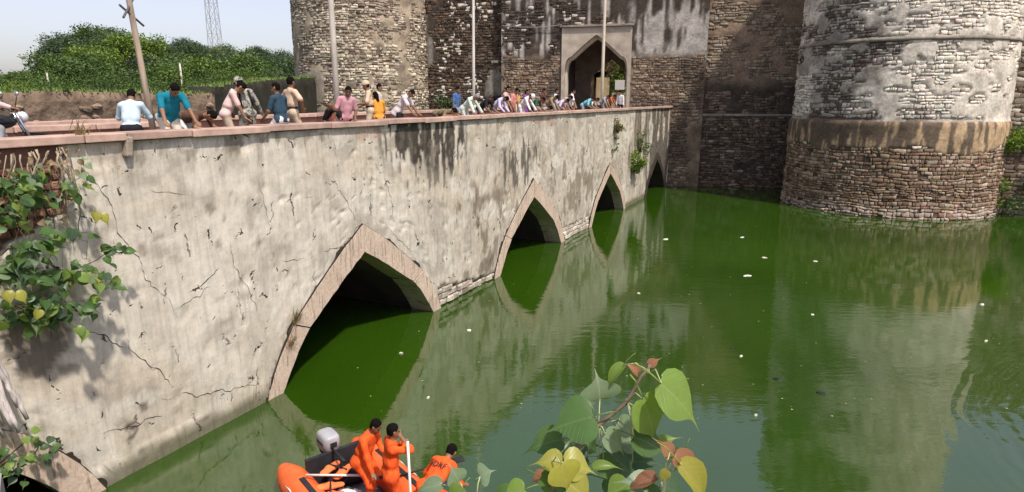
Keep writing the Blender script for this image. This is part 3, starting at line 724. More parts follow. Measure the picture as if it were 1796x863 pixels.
for ai, (c, sx, sz) in enumerate(ARCH):
    for sgn in (-1, 1):
        for (t0, t1) in ((0.0, 3.0), (3.05, 7.0)):
            ts = np.linspace(t0, t1, 13); ox, oz = prof(UO, ts); ix, iz = prof(UI, ts)
            if ai > 2: ix, iz = ix * 1.02, iz * 1.04
            jx = .016 * np.array([rr.uniform(-1, 1) for _ in ts])
            proud = -.075 + rr.uniform(-.015, .015); V, Fq = [], []
            for k in range(len(ts)):
                A = (c + sgn * sx * ox[k] + jx[k], oz[k] * sz + .03); I = (c + sgn * sx * ix[k], iz[k] * sz + jx[k])
                if t0 == 0 and k == 0: A, I = (c + sgn * .006, A[1]), (c + sgn * .006, I[1])
                V += [(A[0], .12, A[1]), (A[0], proud, A[1]), (I[0], proud, I[1]), (I[0], .75, I[1])]
            for k in range(len(ts) - 1):
                for e in range(3): Fq.append((4 * k + e, 4 * k + e + 1, 4 * k + 5 + e, 4 * k + 4 + e))
            Fq += [(0, 1, 2, 3), tuple(4 * (len(ts) - 1) + e for e in (3, 2, 1, 0))]
            o = mesh_obj('arch_ring', V, Fq, m_ring if ai < 4 else m_vault, br)  # last ring takes the dark vault colour, its shade painted in
            bm = bmesh.new(); bm.from_mesh(o.data); bmesh.ops.recalc_face_normals(bm, faces=bm.faces[:]); bm.to_mesh(o.data); bm.free()
    # open joint round the ring, of uneven width
    for sgn in (-1, 1):
        ts = np.linspace(0, 6.2, 70); ox, oz = prof(UO, ts); wd_ = .012 + .075 * sm(.48, .72, fbm(ts * 2.2 + ai * 7, sgn * 3.0, s=240, o=5)); V = []
        for k in range(70):
            a_, b2 = (ox[max(k - 1, 0)], oz[max(k - 1, 0)]), (ox[min(k + 1, 69)], oz[min(k + 1, 69)]); nx, nz_ = -(b2[1] - a_[1]), (b2[0] - a_[0]); l_ = math.hypot(nx, nz_) + 1e-9
            x_, z_ = ox[k] * sx, oz[k] * sz + .03; V += [(c + sgn * (x_ - .03), -.050, z_ - .03), (c + sgn * (x_ + nx / l_ * wd_[k]), -.050, z_ + nz_ / l_ * wd_[k]), (c + sgn * (x_ + nx / l_ * wd_[k]), .06, z_ + nz_ / l_ * wd_[k])]
        mesh_obj('open_joint', V, [(3 * k + e, 3 * k + e + 1, 3 * k + 4 + e, 3 * k + 3 + e) for k in range(69) for e in (0, 1)], m_joint, br)
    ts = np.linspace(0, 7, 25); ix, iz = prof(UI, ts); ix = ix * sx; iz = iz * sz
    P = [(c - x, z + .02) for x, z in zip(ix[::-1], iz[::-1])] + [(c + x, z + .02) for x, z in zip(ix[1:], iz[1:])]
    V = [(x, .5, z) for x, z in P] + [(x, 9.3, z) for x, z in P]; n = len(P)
    Fq = [(i, i + 1, n + i + 1, n + i) for i in range(n - 1)] + [tuple(range(n, 2 * n))]  # far end capped, added to keep daylight out of the vault
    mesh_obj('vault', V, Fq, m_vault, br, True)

# coping slabs of red sandstone, each its own
m_red = mat('red_sandstone', (.44, .30, .245), .85, .28, 2.2, .012, 14, rand=.14)
m_redd = mat('red_sandstone_face', (.23, .125, .095), .9, .3, 2.5, .02, 10)
jn = [3.0, 5.1, 7.4, 9.3, 11.28, 11.97, 13.2, 15.05, 16.95]
while jn[-1] < 54.5: jn.append(jn[-1] + rr.uniform(1.55, 2.35))
for a, b_ in zip(jn[:-1], jn[1:]):
    w = b_ - a - rr.uniform(.015, .03); dz = rr.uniform(-.012, .012); dy = rr.uniform(-.025, .02)
    o = MB().box((0, 0, 0), (w, .60, .125), bev=.014).build('coping_slab', m_red, br, loc=((a + b_) / 2, .18 + dy, 5.968 + dz))
    o.rotation_euler = (rr.uniform(-.008, .008), rr.uniform(-.006, .006), rr.uniform(-.006, .006))
    for v in o.data.vertices:
        v.co.y += .016 * (float(vn(v.co.x * 3 + a * 5, v.co.z * 9, s=4)) - .5); v.co.z += .012 * (float(vn(v.co.x * 2.4 + a * 5, v.co.y * 3, s=5)) - .5)
# broken coping end with a stone bracket and a rope of cement
MB().box((11.98, -.06, 5.80), (.12, .16, .34), Matrix.Rotation(.15, 3, 'Y'), .03).build('bracket', mat('old_cement', (.30, .25, .19), .95, .3, 5, .02), br)
MB().box((28.5, .27, 5.62), (52, .36, .54)).build('parapet_back', m_redd, br)
# deck, far parapet with its own slabs, far face closed to block light, inner low wall on the approach
m_deck = mat('deck_paving', (.26, .21, .17), .9, .3, .9, .01, 8)
MB().box((28.5, 4.95, 5.20), (53.5, 9.2, .30)).build('deck', m_deck, br)
MB().box((28.5, 9.62, 2.35), (53.5, .35, 6.9)).build('far_face_blocker', m_redd, br)  # made without arch openings, a light block that keeps the vaults dark
x = 2.2
while x < 52:
    w = rr.uniform(1.7, 2.4)
    o = MB().box((0, 0, 0), (w - .025, .60, .14), bev=.015).build('coping_slab', m_red, br, loc=(x + w / 2, 9.62 + rr.uniform(-.02, .02), 5.88 + rr.uniform(-.01, .01))); x += w
kb = empty('low_wall', B(0, 0, 0), BROT)
tag(kb, 'low red sandstone wall with flat slabs on the bridge approach behind the parked motorcycle', 'wall')
MB().box((9.4, 4.55, 5.62), (12.0, .45, .56)).build('wall_face', m_redd, kb)
x = 3.4
while x < 15.2:
    w = rr.uniform(1.6, 2.2)
    MB().box((0, 0, 0), (w - .03, .62, .12), bev=.014).build('coping_slab', m_red, kb, loc=(x + w / 2, 4.55 + rr.uniform(-.02, .02), 5.965)); x += w

# ------------------------------------------------------------------ walls behind the bridge on the left
def hedge_wall(name, label, a, b_, z0, za, zb, thick, m, seed, capm, lean=0.0):
    a, b_ = Vector(a), Vector(b_); L = (b_ - a).length; n = max(8, int(L / .35)); d = (b_ - a).normalized(); nn = Vector((-d.y, d.x))
    root = empty(name, (a.x, a.y, 0), math.atan2(d.y, d.x)); tag(root, label, 'wall')
    S = np.linspace(0, L, n); T = np.linspace(0, 1, 9); V = []
    top = np.interp(S, [0, L], [za, zb]) + .22 * (fbm(S * .35, 0, s=seed) - .5)
    for side in (0, 1):
        for t_ in T:
            z = z0 + (top - z0) * t_
            yv = (-1 if side == 0 else 1) * thick / 2 + .16 * (fbm(S * .8, z * .9, s=seed + 2) - .5) + lean * t_
            V.append(np.stack([S, yv, z], 1))
    V = np.concatenate(V); F = []
    for j in list(range(8)) + list(range(9, 17)):
        for i in range(n - 1):
            q = (j * n + i, j * n + i + 1, (j + 1) * n + i + 1, (j + 1) * n + i); F.append(q if j < 8 else q[::-1])
    for i_ in (0, n - 1): F.append(tuple(j * n + i_ for j in range(9)) + tuple(j * n + i_ for j in range(17, 8, -1)))
    for i in range(n - 1): F.append((8 * n + i, 8 * n + i + 1, 17 * n + i + 1, 17 * n + i))
    mesh_obj('wall_face', V, F, m, root, True)
    # ragged turf along the top
    rng = np.random.default_rng(seed); k = int(L * 80); s = rng.uniform(0, L, k); y = rng.uniform(-thick / 2 - .12, thick / 2, k); z = np.interp(s, S, top)
    h = rng.uniform(.05, .17, k); ax = rng.uniform(0, 6.28, k); w = rng.uniform(.02, .05, k); ln = rng.normal(0, .10, (k, 2))
    Vg = np.stack([np.stack([s - w * np.cos(ax), y - w * np.sin(ax), z - .03], 1), np.stack([s + w * np.cos(ax), y + w * np.sin(ax), z - .03], 1), np.stack([s + ln[:, 0], y + ln[:, 1], z + h], 1)], 1).reshape(-1, 3)
    o = mesh_obj('turf', Vg, np.arange(3 * k).reshape(k, 3), capm, root); o['kind'] = 'stuff'
    return root
m_bw = mat('earth_wall_stone', (.165, .120, .085), .95, .55, 2.6, .12, 5)
m_bd = mat('shade_dark_stone', (.032, .029, .021), .95, .45, 1.0, .05, 5)  # near-black stone colour: the wall's shade is painted in
m_turf = mat('turf_blades', (.14, .20, .05), .8, .35, 2)
pa, pb = B(-14, 12.2, 0), B(23.4, 12.2, 0)
hedge_wall('moat_wall', 'rough brown earth and rubble wall with grass on top behind the bridge approach', (pa.x, pa.y), (pb.x, pb.y), 4.0, 6.25, 6.85, .8, m_bw, 11, m_turf); mw = bpy.context.scene.objects['moat_wall']
hedge_wall('moat_wall', 'retaining wall with painted-in shade beside the pale speckled tower, grass along its rim', (-14.3, 29.6), (-16.2, 55), 4.0, 7.15, 8.5, 1.0, m_bd, 12, m_turf)

srg = random.Random(21); SM = []
for k in range(5):
    b = MB(); b.ball((0, 0, 0), (1, .5, .62), 7, 5); b.V = [tuple(c * srg.uniform(.78, 1.15) for c in v) for v in b.V]; me_o = b.build('stone', mat('wall_rubble', (.25, .185, .13), .95, .4, 3, .03, rand=.35), mw); SM.append(me_o.data)
    me_o.location = (20 + 2.1 * k, -.40, 5.6 + .12 * k); me_o.scale = (.17, .16, .16)
for k in range(110):
    o = bpy.data.objects.new('stone', SM[k % 5]); link(o, mw); o.location = (srg.uniform(14, 37.2), -.46 + srg.uniform(-.04, .02), srg.uniform(5.2, 6.35)); q_ = srg.uniform(.08, .21); o.scale = (q_, q_ * .8, q_ * srg.uniform(.6, 1)); o.rotation_euler = (0, srg.uniform(-.3, .3), 0)
# ------------------------------------------------------------------ foliage
def leaf_mat(name, c0, c1, trans=.25, rough=.5, per='island'):
    m, t, p = new_mat(name)
    r = NN(t, 'ShaderNodeNewGeometry').outputs['Random Per Island'] if per == 'island' else NN(t, 'ShaderNodeObjectInfo').outputs['Random']
    c = ramp(t, r, [(0, c0), (1, c1)])
    n = ramp(t, noise(t, objvec(t, world=True), .8, 3), [(.3, .72), (.7, 1.25)])
    c = mix(t, 1.0, c, n, 'MULTIPLY'); c = mix(t, 1.0, c, ramp(t, NN(t, 'ShaderNodeObjectInfo').outputs['Random'], [(0, (.50, .52, .62)), (.35, (.85, .88, .95)), (.65, (1.1, 1.1, 1.0)), (1, (1.75, 1.6, 1.2))]), 'MULTIPLY')
    t.links.new(c, p.inputs['Base Color']); p.inputs['Roughness'].default_value = rough; p.inputs['Specular IOR Level'].default_value = .25
    tr = NN(t, 'ShaderNodeBsdfTranslucent'); t.links.new(mix(t, 1.0, c, (1.0, 1.1, .45), 'MULTIPLY'), tr.inputs[0])
    ms = NN(t, 'ShaderNodeMixShader'); ms.inputs[0].default_value = trans
    t.links.new(p.outputs[0], ms.inputs[1]); t.links.new(tr.outputs[0], ms.inputs[2])
    t.links.new(ms.outputs[0], t.nodes['Material Output'].inputs['Surface'])
    return m
def leaves(cent, size, rng, up=.45, asp=.55):
    """pointed two-triangle leaves round the given centres"""
    n = len(cent); a = rng.normal(size=(n, 3)); a[:, 2] = a[:, 2] * .6 - .15; a /= np.linalg.norm(a, axis=1, keepdims=True)
    nrm = rng.normal(size=(n, 3)); nrm[:, 2] += up * 3; b = np.cross(a, nrm); b /= np.linalg.norm(b, axis=1, keepdims=True) + 1e-9
    c = np.cross(b, a); L = (size * rng.uniform(.6, 1.35, n))[:, None]; w = L * asp * .5
    V = np.stack([cent - a * L * .5, cent + b * w - c * L * .06, cent + a * L * .5 - c * L * .10, cent - b * w - c * L * .06], 1).reshape(-1, 3)
    return V, np.arange(4 * n).reshape(n, 4)
def crown_pts(rng, n, clumps, fill=.45):
    ci = rng.choice(len(clumps), n, p=np.array([c[3] ** 2 for c in clumps]) / sum(c[3] ** 2 for c in clumps))
    C = np.array(clumps)[ci]; d = rng.normal(size=(n, 3)); d /= np.linalg.norm(d, axis=1, keepdims=True)
    rad = C[:, 3] * (1 - fill * rng.random(n) ** 2.0) * (1 + .20 * rng.normal(size=n))
    k = fbm(d[:, 0] * 2.2 + ci, d[:, 1] * 2.2, d[:, 2] * 2.2, s=5); rad = rad * (.72 + .56 * k)
    P = C[:, :3] + d * rad[:, None] * np.array([1, 1, .78]); return P
def make_tree(name, seed, h, spread, n, size, lm, bark, trunk=True, nclump=11, low=.25):
    """tapered trunk, limbs into each clump, crown of many small leaves"""
    rng = np.random.default_rng(seed); root = empty(name)
    cl = []
    for k in range(nclump):
        a = rng.uniform(0, 6.283); q = rng.random() ** .6 * spread * .72; zz = h * rng.uniform(low + .12, .86)
        cl.append((q * math.cos(a), q * math.sin(a), zz - q * .10, spread * rng.uniform(.26, .46)))
    cl.append((0, 0, h * .80, spread * .42))
    V, F = leaves(crown_pts(rng, n, cl), size, rng); mesh_obj('crown', V, F, lm, root)
    b = MB(); th = h * .45; bend = rng.normal(0, .12 * spread, (4, 2)); bend[0] = 0
    pts = [(bend[i][0] * i / 3, bend[i][1] * i / 3, th * i / 3 - (.25 if i == 0 else 0)) for i in range(4)]
    b.tube(pts, [.055 * h, .042 * h, .036 * h, .028 * h], 7)
    for c in cl[:7]:
        m_ = ((pts[2][0] + c[0]) / 2, (pts[2][1] + c[1]) / 2, (pts[2][2] + c[2]) / 2 + .06 * h)
        b.tube([pts[2], m_, c[:3]], [.024 * h, .016 * h, .006 * h], 5)
    b.build('trunk', bark, root, True); return root
def copy_tree(o, parent=None):
    c = o.copy(); COL.objects.link(c); c.parent = parent
    for ch in list(o.children): copy_tree(ch, c)
    return c
bark = mat('bark', (.10, .075, .055), .95, .35, 4, .02, 14)
lm_dark = leaf_mat('acacia_leaves', (.048, .080, .038), (.125, .175, .075))
lm_mid = leaf_mat('neem_leaves', (.058, .105, .026), (.15, .22, .060))
lm_lite = leaf_mat('scrub_leaves', (.042, .080, .016), (.105, .16, .038))
protos = [make_tree('acacia_tree', 1, 7.0, 4.2, 5200, .34, lm_dark, bark), make_tree('acacia_tree', 2, 6.0, 4.6, 5200, .34, lm_dark, bark, nclump=13),
          make_tree('broadleaf_tree', 3, 5.2, 3.4, 4200, .32, lm_mid, bark), make_tree('broadleaf_tree', 4, 6.4, 3.6, 4600, .33, lm_mid, bark),
          make_tree('scrub_bush', 5, 3.2, 2.7, 8000, .15, lm_lite, bark, low=.05), make_tree('scrub_bush', 6, 2.6, 3.0, 8000, .14, lm_lite, bark, low=.05, nclump=14)]
LBL = [('dark green acacia with a rounded crown among the trees covering the hill', 'tree', 'acacia trees on the hill'),
       ('broad flat-topped dark acacia among the trees covering the hill', 'tree', 'flat-topped acacias on the hill'),
       ('mid green leafy tree growing on the slope of the wooded hill', 'tree', 'leafy trees on the hill slope'),
       ('taller mid green leafy tree standing among acacias on the hill', 'tree', 'taller leafy trees on the hill'),
       ('bright green scrub bush growing behind the brown earth wall', 'bush', 'bright scrub behind the earth wall'),
       ('low spreading bright green scrub behind the brown earth wall', 'bush', 'low scrub behind the earth wall')]
used = [False] * 6; trng = random.Random(44)
SKY_L = ((-200, 0, 80, 130, 150, 165, 200, 300, 350, 380, 420, 455, 480, 510, 560), (135, 130, 128, 116, 84, 62, 55, 70, 82, 73, 84, 102, 90, 100, 106))
PH = (7.0, 6.0, 5.2, 6.4, 3.2, 2.6)
def room(x, y):
    """height left between the slope and the wood's skyline"""
    px = 898 + 1070 * x / y
    return 6.6 + y * (172 - float(np.interp(px, SKY_L[0], SKY_L[1]))) / 1090 - float(hill_z(np.array(x), np.array(y)))
def put(k, x, y, s, dz=0.0):
    av = room(x, y)
    if av < .9: return
    s = min(s, av / PH[k] * trng.choice((1.06, 1.0, .86, .72)))
    if s < .28: return
    o = protos[k] if not used[k] else copy_tree(protos[k]); used[k] = True
    z = float(hill_z(np.array(x), np.array(y))) + dz
    o.location = (x, y, z); o.rotation_euler = (0, 0, trng.uniform(0, 6.28)); f = trng.uniform(.9, 1.12); o.scale = (s * f, s * f, s * trng.uniform(.9, 1.1))
    tag(o, *LBL[k])
# the hill: rows from the skyline down to the wall
for (y, x0, x1, step, ks, sc) in ((150, -112, -30, 7.0, (0, 1, 3), 1.25), (134, -112, -26, 6.2, (0, 1, 3), 1.3), (118, -100, -24, 6.2, (0, 1, 2), 1.3),
                                  (102, -92, -21, 5.6, (0, 1, 2, 3), 1.25), (88, -82, -19, 5.0, (0, 2, 3, 2), 1.15), (74, -72, -17, 4.6, (2, 3, 4, 0), 1.05)):
    x = x0 + trng.uniform(0, 3)
    while x < x1:
        put(trng.choice(ks), x, y + trng.uniform(-6, 6), sc * trng.uniform(.75, 1.15)); x += .82 * step * trng.uniform(.8, 1.3)
for (y, x0, x1, step) in ((62, -66, -18, 3.0), (52, -58, -19, 2.8), (43, -48, -18, 2.5), (35, -40, -17.5, 2.2), (29, -33, -15.5, 1.9)):
    x = x0
    while x < x1:
        put(trng.choice((4, 5)), x, y + trng.uniform(-2.5, 2.5), trng.uniform(.75, 1.15) * (y / 52) ** .6, -.1); x += step * trng.uniform(.8, 1.25)

# shrubs that stand by the fort, and on the masonry
def shrub(name, label, loc, r, n, size, lm, seed, squash=(1, 1, 1), group=None):
    rng = np.random.default_rng(seed); root = empty(name, loc); tag(root, label, 'plant', group)
    cl = [(rng.normal(0, r * .42) * squash[0], rng.normal(0, r * .42) * squash[1], r * .55 + rng.normal(0, r * .40) * squash[2], r * rng.uniform(.30, .5)) for _ in range(9)]
    V, F = leaves(crown_pts(rng, n, cl, .7), size, rng, .3); mesh_obj('foliage', V, F, lm, root)
    b = MB()
    for c in cl: b.tube([(0, 0, -.05), (c[0] * .5, c[1] * .5, c[2] * .45), c[:3]], [.02 * r + .008, .014 * r + .005, .006], 5)
    b.build('stem', bark, root, True); return root
lm_shr = leaf_mat('shrub_leaves', (.12, .19, .03), (.26, .36, .07)); q = B(46.0, 9.0, 5.33); p_ = (-3.9, 45.5, 5.35)
shrub('leafy_bush', 'bright green bush at the foot of the dark recessed fort wall', p_, 1.15, 1500, .16, lm_lite, 21, (1.3, .8, .7))
shrub('leafy_bush', 'small green bush beside the bright bush below the fort wall', (-2.2, 45.2, 5.35), .55, 500, .13, lm_mid, 22)
shrub('wall_shrub', 'green shrub rooted in the bridge wall above the far arch', B(43.9, -.35, 2.05), .85, 1900, .14, lm_shr, 23, (1, .6, 1))
shrub('wall_shrub', 'thin drooping shrub on the bridge wall higher than the round green one', B(44.9, -.2, 3.3), .75, 700, .12, lm_shr, 24, (1, .4, 1.3))
shrub('wall_shrub', 'dry brownish creeper hanging from the coping near the far arch', B(39.75, -.15, 4.75), .5, 560, .11, leaf_mat('dry_creeper', (.14, .12, .035), (.26, .23, .07)), 25, (.7, .4, 1.6))
shrub('wall_shrub', 'small tuft of weeds on the bridge wall just over the far arch tip', B(39.5, -.12, 3.75), .26, 160, .09, lm_mid, 26, (1, .4, 1))
for i, (s, z, r, lab) in enumerate(((19.4, 3.7, 1.2, 'large green shrub hanging on the lower fort wall beside the limewashed tower'),
                                     (18.4, .15, 1.2, 'dark green shrub at the waterline beside the foot of the limewashed tower'), (20.8, .3, 1.6, 'wide dark shrub at the waterline under the lower fort wall'))):
    p = CO + CD * s + CN * 7.9
    shrub('wall_shrub', lab, (p[0], p[1], z), r, 1700, .17, (lm_shr, lm_mid, lm_dark)[i], 30 + i, (1, .55, 1.1))
# tree and clutter in the yard behind the gate
yt = make_tree('yard_tree', 61, 8.0, 5.6, 9000, .36, lm_mid, bark, low=.02, nclump=18); g0 = gt.matrix_basis @ Vector((4.5, 19, 5.3)); g0 = Matrix.Rotation(-CA, 3, 'Z') @ Vector((4.2, 15.5, 0)) + Vector((gx[0], gx[1], 5.3))
yt.location = g0; yt2 = copy_tree(yt); yt2.location = g0 + Vector((3.0, 7.0, -.5)); yt2.rotation_euler = (0, 0, 2.0); yt2.scale = (1.15,) * 3; tag(yt2, 'second leafy tree filling the view behind the first through the gateway', 'tree'); yt3 = copy_tree(yt); yt3.location = g0 + Vector((-2.5, 9.0, -.8)); yt3.rotation_euler = (0, 0, 4.0); yt3.scale = (1.2,) * 3; tag(yt3, 'dark leafy tree beyond the yellow pier inside the gateway', 'tree'); tag(yt, 'leafy tree seen through the gateway passage in the fort yard', 'tree')
def gate_pt(x, y, z): return Matrix.Rotation(-CA, 3, 'Z') @ Vector((x, y, 0)) + Vector((gx[0], gx[1], z))
yb = empty('yard_building', gate_pt(-3.2, 17.5, 5.2), -CA); tag(yb, 'dark brown yard building with two doorways behind the yellow wall in the gateway', 'building')
m_yb = mat('yard_brick', (.16, .10, .07), .95, .35, 2, .02)
for (x_, w_) in ((-4.2, 2.2), (-.6, 2.6), (3.2, 2.4)): MB().box((x_, 0, 3.0), (w_, .5, 6.0)).build('wall_pier', m_yb, yb)
MB().box((-.4, 0, 5.2), (9.6, .44, 2.2)).build('upper_wall', m_yb, yb); MB().box((-.4, .9, 2.0), (9.6, .2, 4.2)).build('back_wall', m_dk, yb); MB().box((-.4, -.1, 6.36), (10, .9, .14), bev=.02).build('cornice', m_str, yb)
for x_ in (-2.45, 1.35): MB().box((x_, .12, 1.5), (1.1, .08, 3.0), bev=.01).build('door', mat('old_door', (.10, .06, .035), .8, .3, 4), yb)
yw = empty('yard_wall', gate_pt(2.5, 12, 5.3), -CA); tag(yw, 'pale yellow yard wall seen through the gateway behind the people', 'wall')
m_yw = mat('yellow_plaster', (.52, .41, .25), .9, .2, 1.5, .01)
MB().box((-3.4, 0, 1.6), (1.2, .25, 3.2)).build('pier', m_yw, yw); MB().box((-.2, 0, .9), (4.6, .25, 1.8)).build('wall_face', m_yw, yw); MB().box((3.6, 0, .9), (2.6, .25, 1.8)).build('wall_face', m_yw, yw)
sg = empty('notice_board', gate_pt(1.0, 9.0, 5.3), -CA); tag(sg, 'small white notice board on two posts inside the gateway', 'sign')
for sx in (-.28, .28): MB().box((sx, .03, 1.2), (.05, .05, 2.4)).build('post', mat('sign_post', (.10, .09, .08), .7, .2), sg)
MB().box((0, 0, 2.45), (.85, .04, .85), bev=.01).build('panel', mat('sign_white', (.78, .74, .74), .6, .06, 3), sg)

# grass tuft growing in the joint of the near arch ring
def tuft(name, label, loc, n, h, seed, m, out=(0, -1)):
    rng = np.random.default_rng(seed); V = []
    root = empty(name, loc, BROT); tag(root, label, 'grass')
    for k in range(n):
        a = rng.normal(0, .5); l = h * rng.uniform(.5, 1.1); d = np.array([math.sin(a), -rng.uniform(.15, .7), math.cos(a) * .9]); d /= np.linalg.norm(d)
        b0 = np.array([rng.normal(0, .05), 0, rng.normal(0, .05)]); w = np.array([.007, 0, 0]); tip = b0 + d * l + np.array([0, 0, -.25 * l * rng.random()])
        mid = b0 + d * l * .55 + np.array([0, 0, .05 * l]); V += [b0 - w, b0 + w, mid + w * .8, mid - w * .8, mid - w * .8, mid + w * .8, tip + w * .1, tip - w * .1]
    mesh_obj('blades', np.array(V), np.arange(len(V)).reshape(-1, 4), m, root)
tuft('grass_tuft', 'dry grass tuft growing in the joint of the wide near arch', B(15.35, -.08, 1.55), 60, .5, 3, mat('dry_grass', (.36, .28, .13), .8, .3, 5))
tuft('grass_tuft', 'dry straw hanging below the joint of the wide near arch', B(15.1, -.1, 1.05), 40, .45, 4, mat('straw', (.42, .26, .13), .8, .3, 5))

# ------------------------------------------------------------------ peepal leaves: heart blade with a drip tip, folded on its midrib, on a long stalk
HALF = [(0, 0), (.16, -.055), (.30, -.02), (.41, .10), (.455, .25), (.44, .40), (.37, .54), (.26, .66), (.15, .76), (.075, .85), (.032, .95), (.012, 1.10), (0, 1.28)]
def peepal_mesh(name, fold, curl, droop, stalk=.55, m=None):
    V, F = [], []; ys = np.array([y for _, y in HALF])
    def pos(x, y): return (x * math.cos(fold), y, abs(x) * math.sin(fold) + curl * (-(y - .35) ** 2) + .02 * math.sin(9 * y) * abs(x) * 2 - droop * max(0, y - .8) ** 1.5)
    n = len(HALF)
    for (x, y) in HALF: V.append(pos(0, max(y, 0)))
    for sgn in (-1, 1):
        o = len(V)
        for (x, y) in HALF[1:-1]: V += [pos(sgn * x * .55, y if y > 0 else y * .6), pos(sgn * x, y)]
        k = n - 2
        for i in range(k - 1):
            a = (i + 1, i + 2, o + 2 * i + 2, o + 2 * i); b_ = (o + 2 * i, o + 2 * i + 2, o + 2 * i + 3, o + 2 * i + 1)
            F += [a, b_] if sgn > 0 else [a[::-1], b_[::-1]]
        F += [(0, 1, o, o + 1) if sgn > 0 else (o + 1, o, 1, 0), (k, k + 1, o + 2 * k - 1, o + 2 * k - 2) if sgn > 0 else (o + 2 * k - 2, o + 2 * k - 1, k + 1, k)]
    b = MB(); b.tube([(0, .01, -.012), (0, -stalk * .35, -.02 - .0 * stalk), (0, -stalk * .75, -.10 * stalk), (0, -stalk, -.30 * stalk)], [.013, .015, .017, .022], 5)
    b.add(V, F)
    me = bpy.data.meshes.new(name); me.from_pydata(b.V, [], b.F); me.update()
    me.polygons.foreach_set('use_smooth', np.ones(len(me.polygons), bool))
    if m: me.materials.append(m)
    return me
def peepal_mat(name, base, vein, back, rough=.36, trans=.48, rnd=.2):
    m, t, p = new_mat(name); tc = NN(t, 'ShaderNodeTexCoord').outputs['Object']
    sp = NN(t, 'ShaderNodeSeparateXYZ'); t.links.new(tc, sp.inputs[0]); ax = math_n(t, 'ABSOLUTE', sp.outputs[0])
    mid = ramp(t, ax, [(.010, 1), (.024, 0)])
    ph = math_n(t, 'SUBTRACT', sp.outputs[1], math_n(t, 'MULTIPLY', ax, .75))
    sv = math_n(t, 'ABSOLUTE', math_n(t, 'SINE', math_n(t, 'MULTIPLY', ph, 26.0)))
    side = ramp(t, sv, [(.0, .75), (.16, 0)])
    ve = math_n(t, 'MAXIMUM', mid, side)
    nz = ramp(t, noise(t, tc, 3.0, 4), [(.3, .75), (.7, 1.2)])
    c = mix(t, 1.0, base, nz, 'MULTIPLY')
    oi = NN(t, 'ShaderNodeObjectInfo').outputs['Random']; c = mix(t, 1.0, c, ramp(t, oi, [(0, 1 - rnd), (1, 1 + rnd)]), 'MULTIPLY')
    c = mix(t, ve, c, vein)
    bf = NN(t, 'ShaderNodeNewGeometry').outputs['Backfacing']; c = mix(t, math_n(t, 'MULTIPLY', bf, .55), c, back)
    t.links.new(c, p.inputs['Base Color']); p.inputs['Roughness'].default_value = rough; p.inputs['Specular IOR Level'].default_value = .4
    t.links.new(bump(t, side, .4, -.006), p.inputs['Normal'])
    tr = NN(t, 'ShaderNodeBsdfTranslucent'); t.links.new(mix(t, 1.0, c, (1.1, 1.15, .4), 'MULTIPLY'), tr.inputs[0])
    ms = NN(t, 'ShaderNodeMixShader'); ms.inputs[0].default_value = trans
    t.links.new(p.outputs[0], ms.inputs[1]); t.links.new(tr.outputs[0], ms.inputs[2]); t.links.new(ms.outputs[0], t.nodes['Material Output'].inputs['Surface'])
    return m
pm = {'green': peepal_mat('peepal_green', (.085, .20, .032), (.20, .30, .10), (.10, .16, .07)),
      'dark': peepal_mat('peepal_dark', (.055, .13, .042), (.13, .21, .09), (.085, .13, .085)),
      'lime': peepal_mat('peepal_lime', (.20, .35, .04), (.34, .42, .13), (.22, .30, .09)),
      'yellow': peepal_mat('peepal_yellow', (.38, .38, .045), (.50, .48, .14), (.36, .34, .08)),
      'grey': peepal_mat('peepal_pale', (.21, .31, .17), (.36, .44, .28), (.26, .33, .22)),
      'red': peepal_mat('peepal_young', (.34, .13, .075), (.45, .24, .15), (.40, .20, .12))}
PM = {k: [peepal_mesh('peepal_leaf', f, c, d, m=pm[k]) for f, c, d in ((.22, .30, .25), (.38, .45, .5), (.12, .20, .1))] for k in pm}
def place_leaf(parent, kind, var, loc, size, tipdir, normal, wide=1.0):
    me = PM[kind][var]; o = bpy.data.objects.new('leaf', me); link(o, parent)
    y = Vector(tipdir).normalized(); z = Vector(normal); z = (z - y * z.dot(y)).normalized(); x = y.cross(z)
    M = Matrix((x, y, z)).transposed().to_4x4(); o.matrix_local = Matrix.Translation(Vector(loc)) @ M @ Matrix.Diagonal((size * wide, size, size, 1)); return o

# peepal growing out of the wall beside the bank: roots, twigs and leaves
pw = empty('peepal_sapling', B(10.2, -.1, 3.0), BROT); tag(pw, 'leafy peepal sapling with bare roots clinging to the plastered bridge wall', 'plant')
m_root = mat('peepal_root', (.33, .26, .19), .9, .3, 6, .01); m_rootd = mat('peepal_root_dark', (.13, .10, .075), .9, .3, 6, .01)
prr = random.Random(12)
def wig(p0, p1, n, amp, r0, r1):
    p0, p1 = Vector(p0), Vector(p1); L = (p1 - p0).length
    return [p0.lerp(p1, i / n) + (Vector((prr.uniform(-1, 1), prr.uniform(-.4, .4), prr.uniform(-1, 1))) * amp * L if 0 < i < n else Vector()) for i in range(n + 1)], [r0 + (r1 - r0) * i / n for i in range(n + 1)]
for k in range(60):
    b = MB(); x0 = prr.uniform(-.95, .80); z0 = prr.uniform(2.78, 2.87); pts, rad = wig((x0, .02 - prr.uniform(.05, .12), z0), (x0 + prr.uniform(-.5, .25), -.12, z0 - prr.uniform(.3, 1.9)), 9, .045, prr.uniform(.004, .016), .003)
    b.tube(pts, rad, 6); b.build('root', m_root if k % 3 else m_rootd, pw, True)
twigs = []
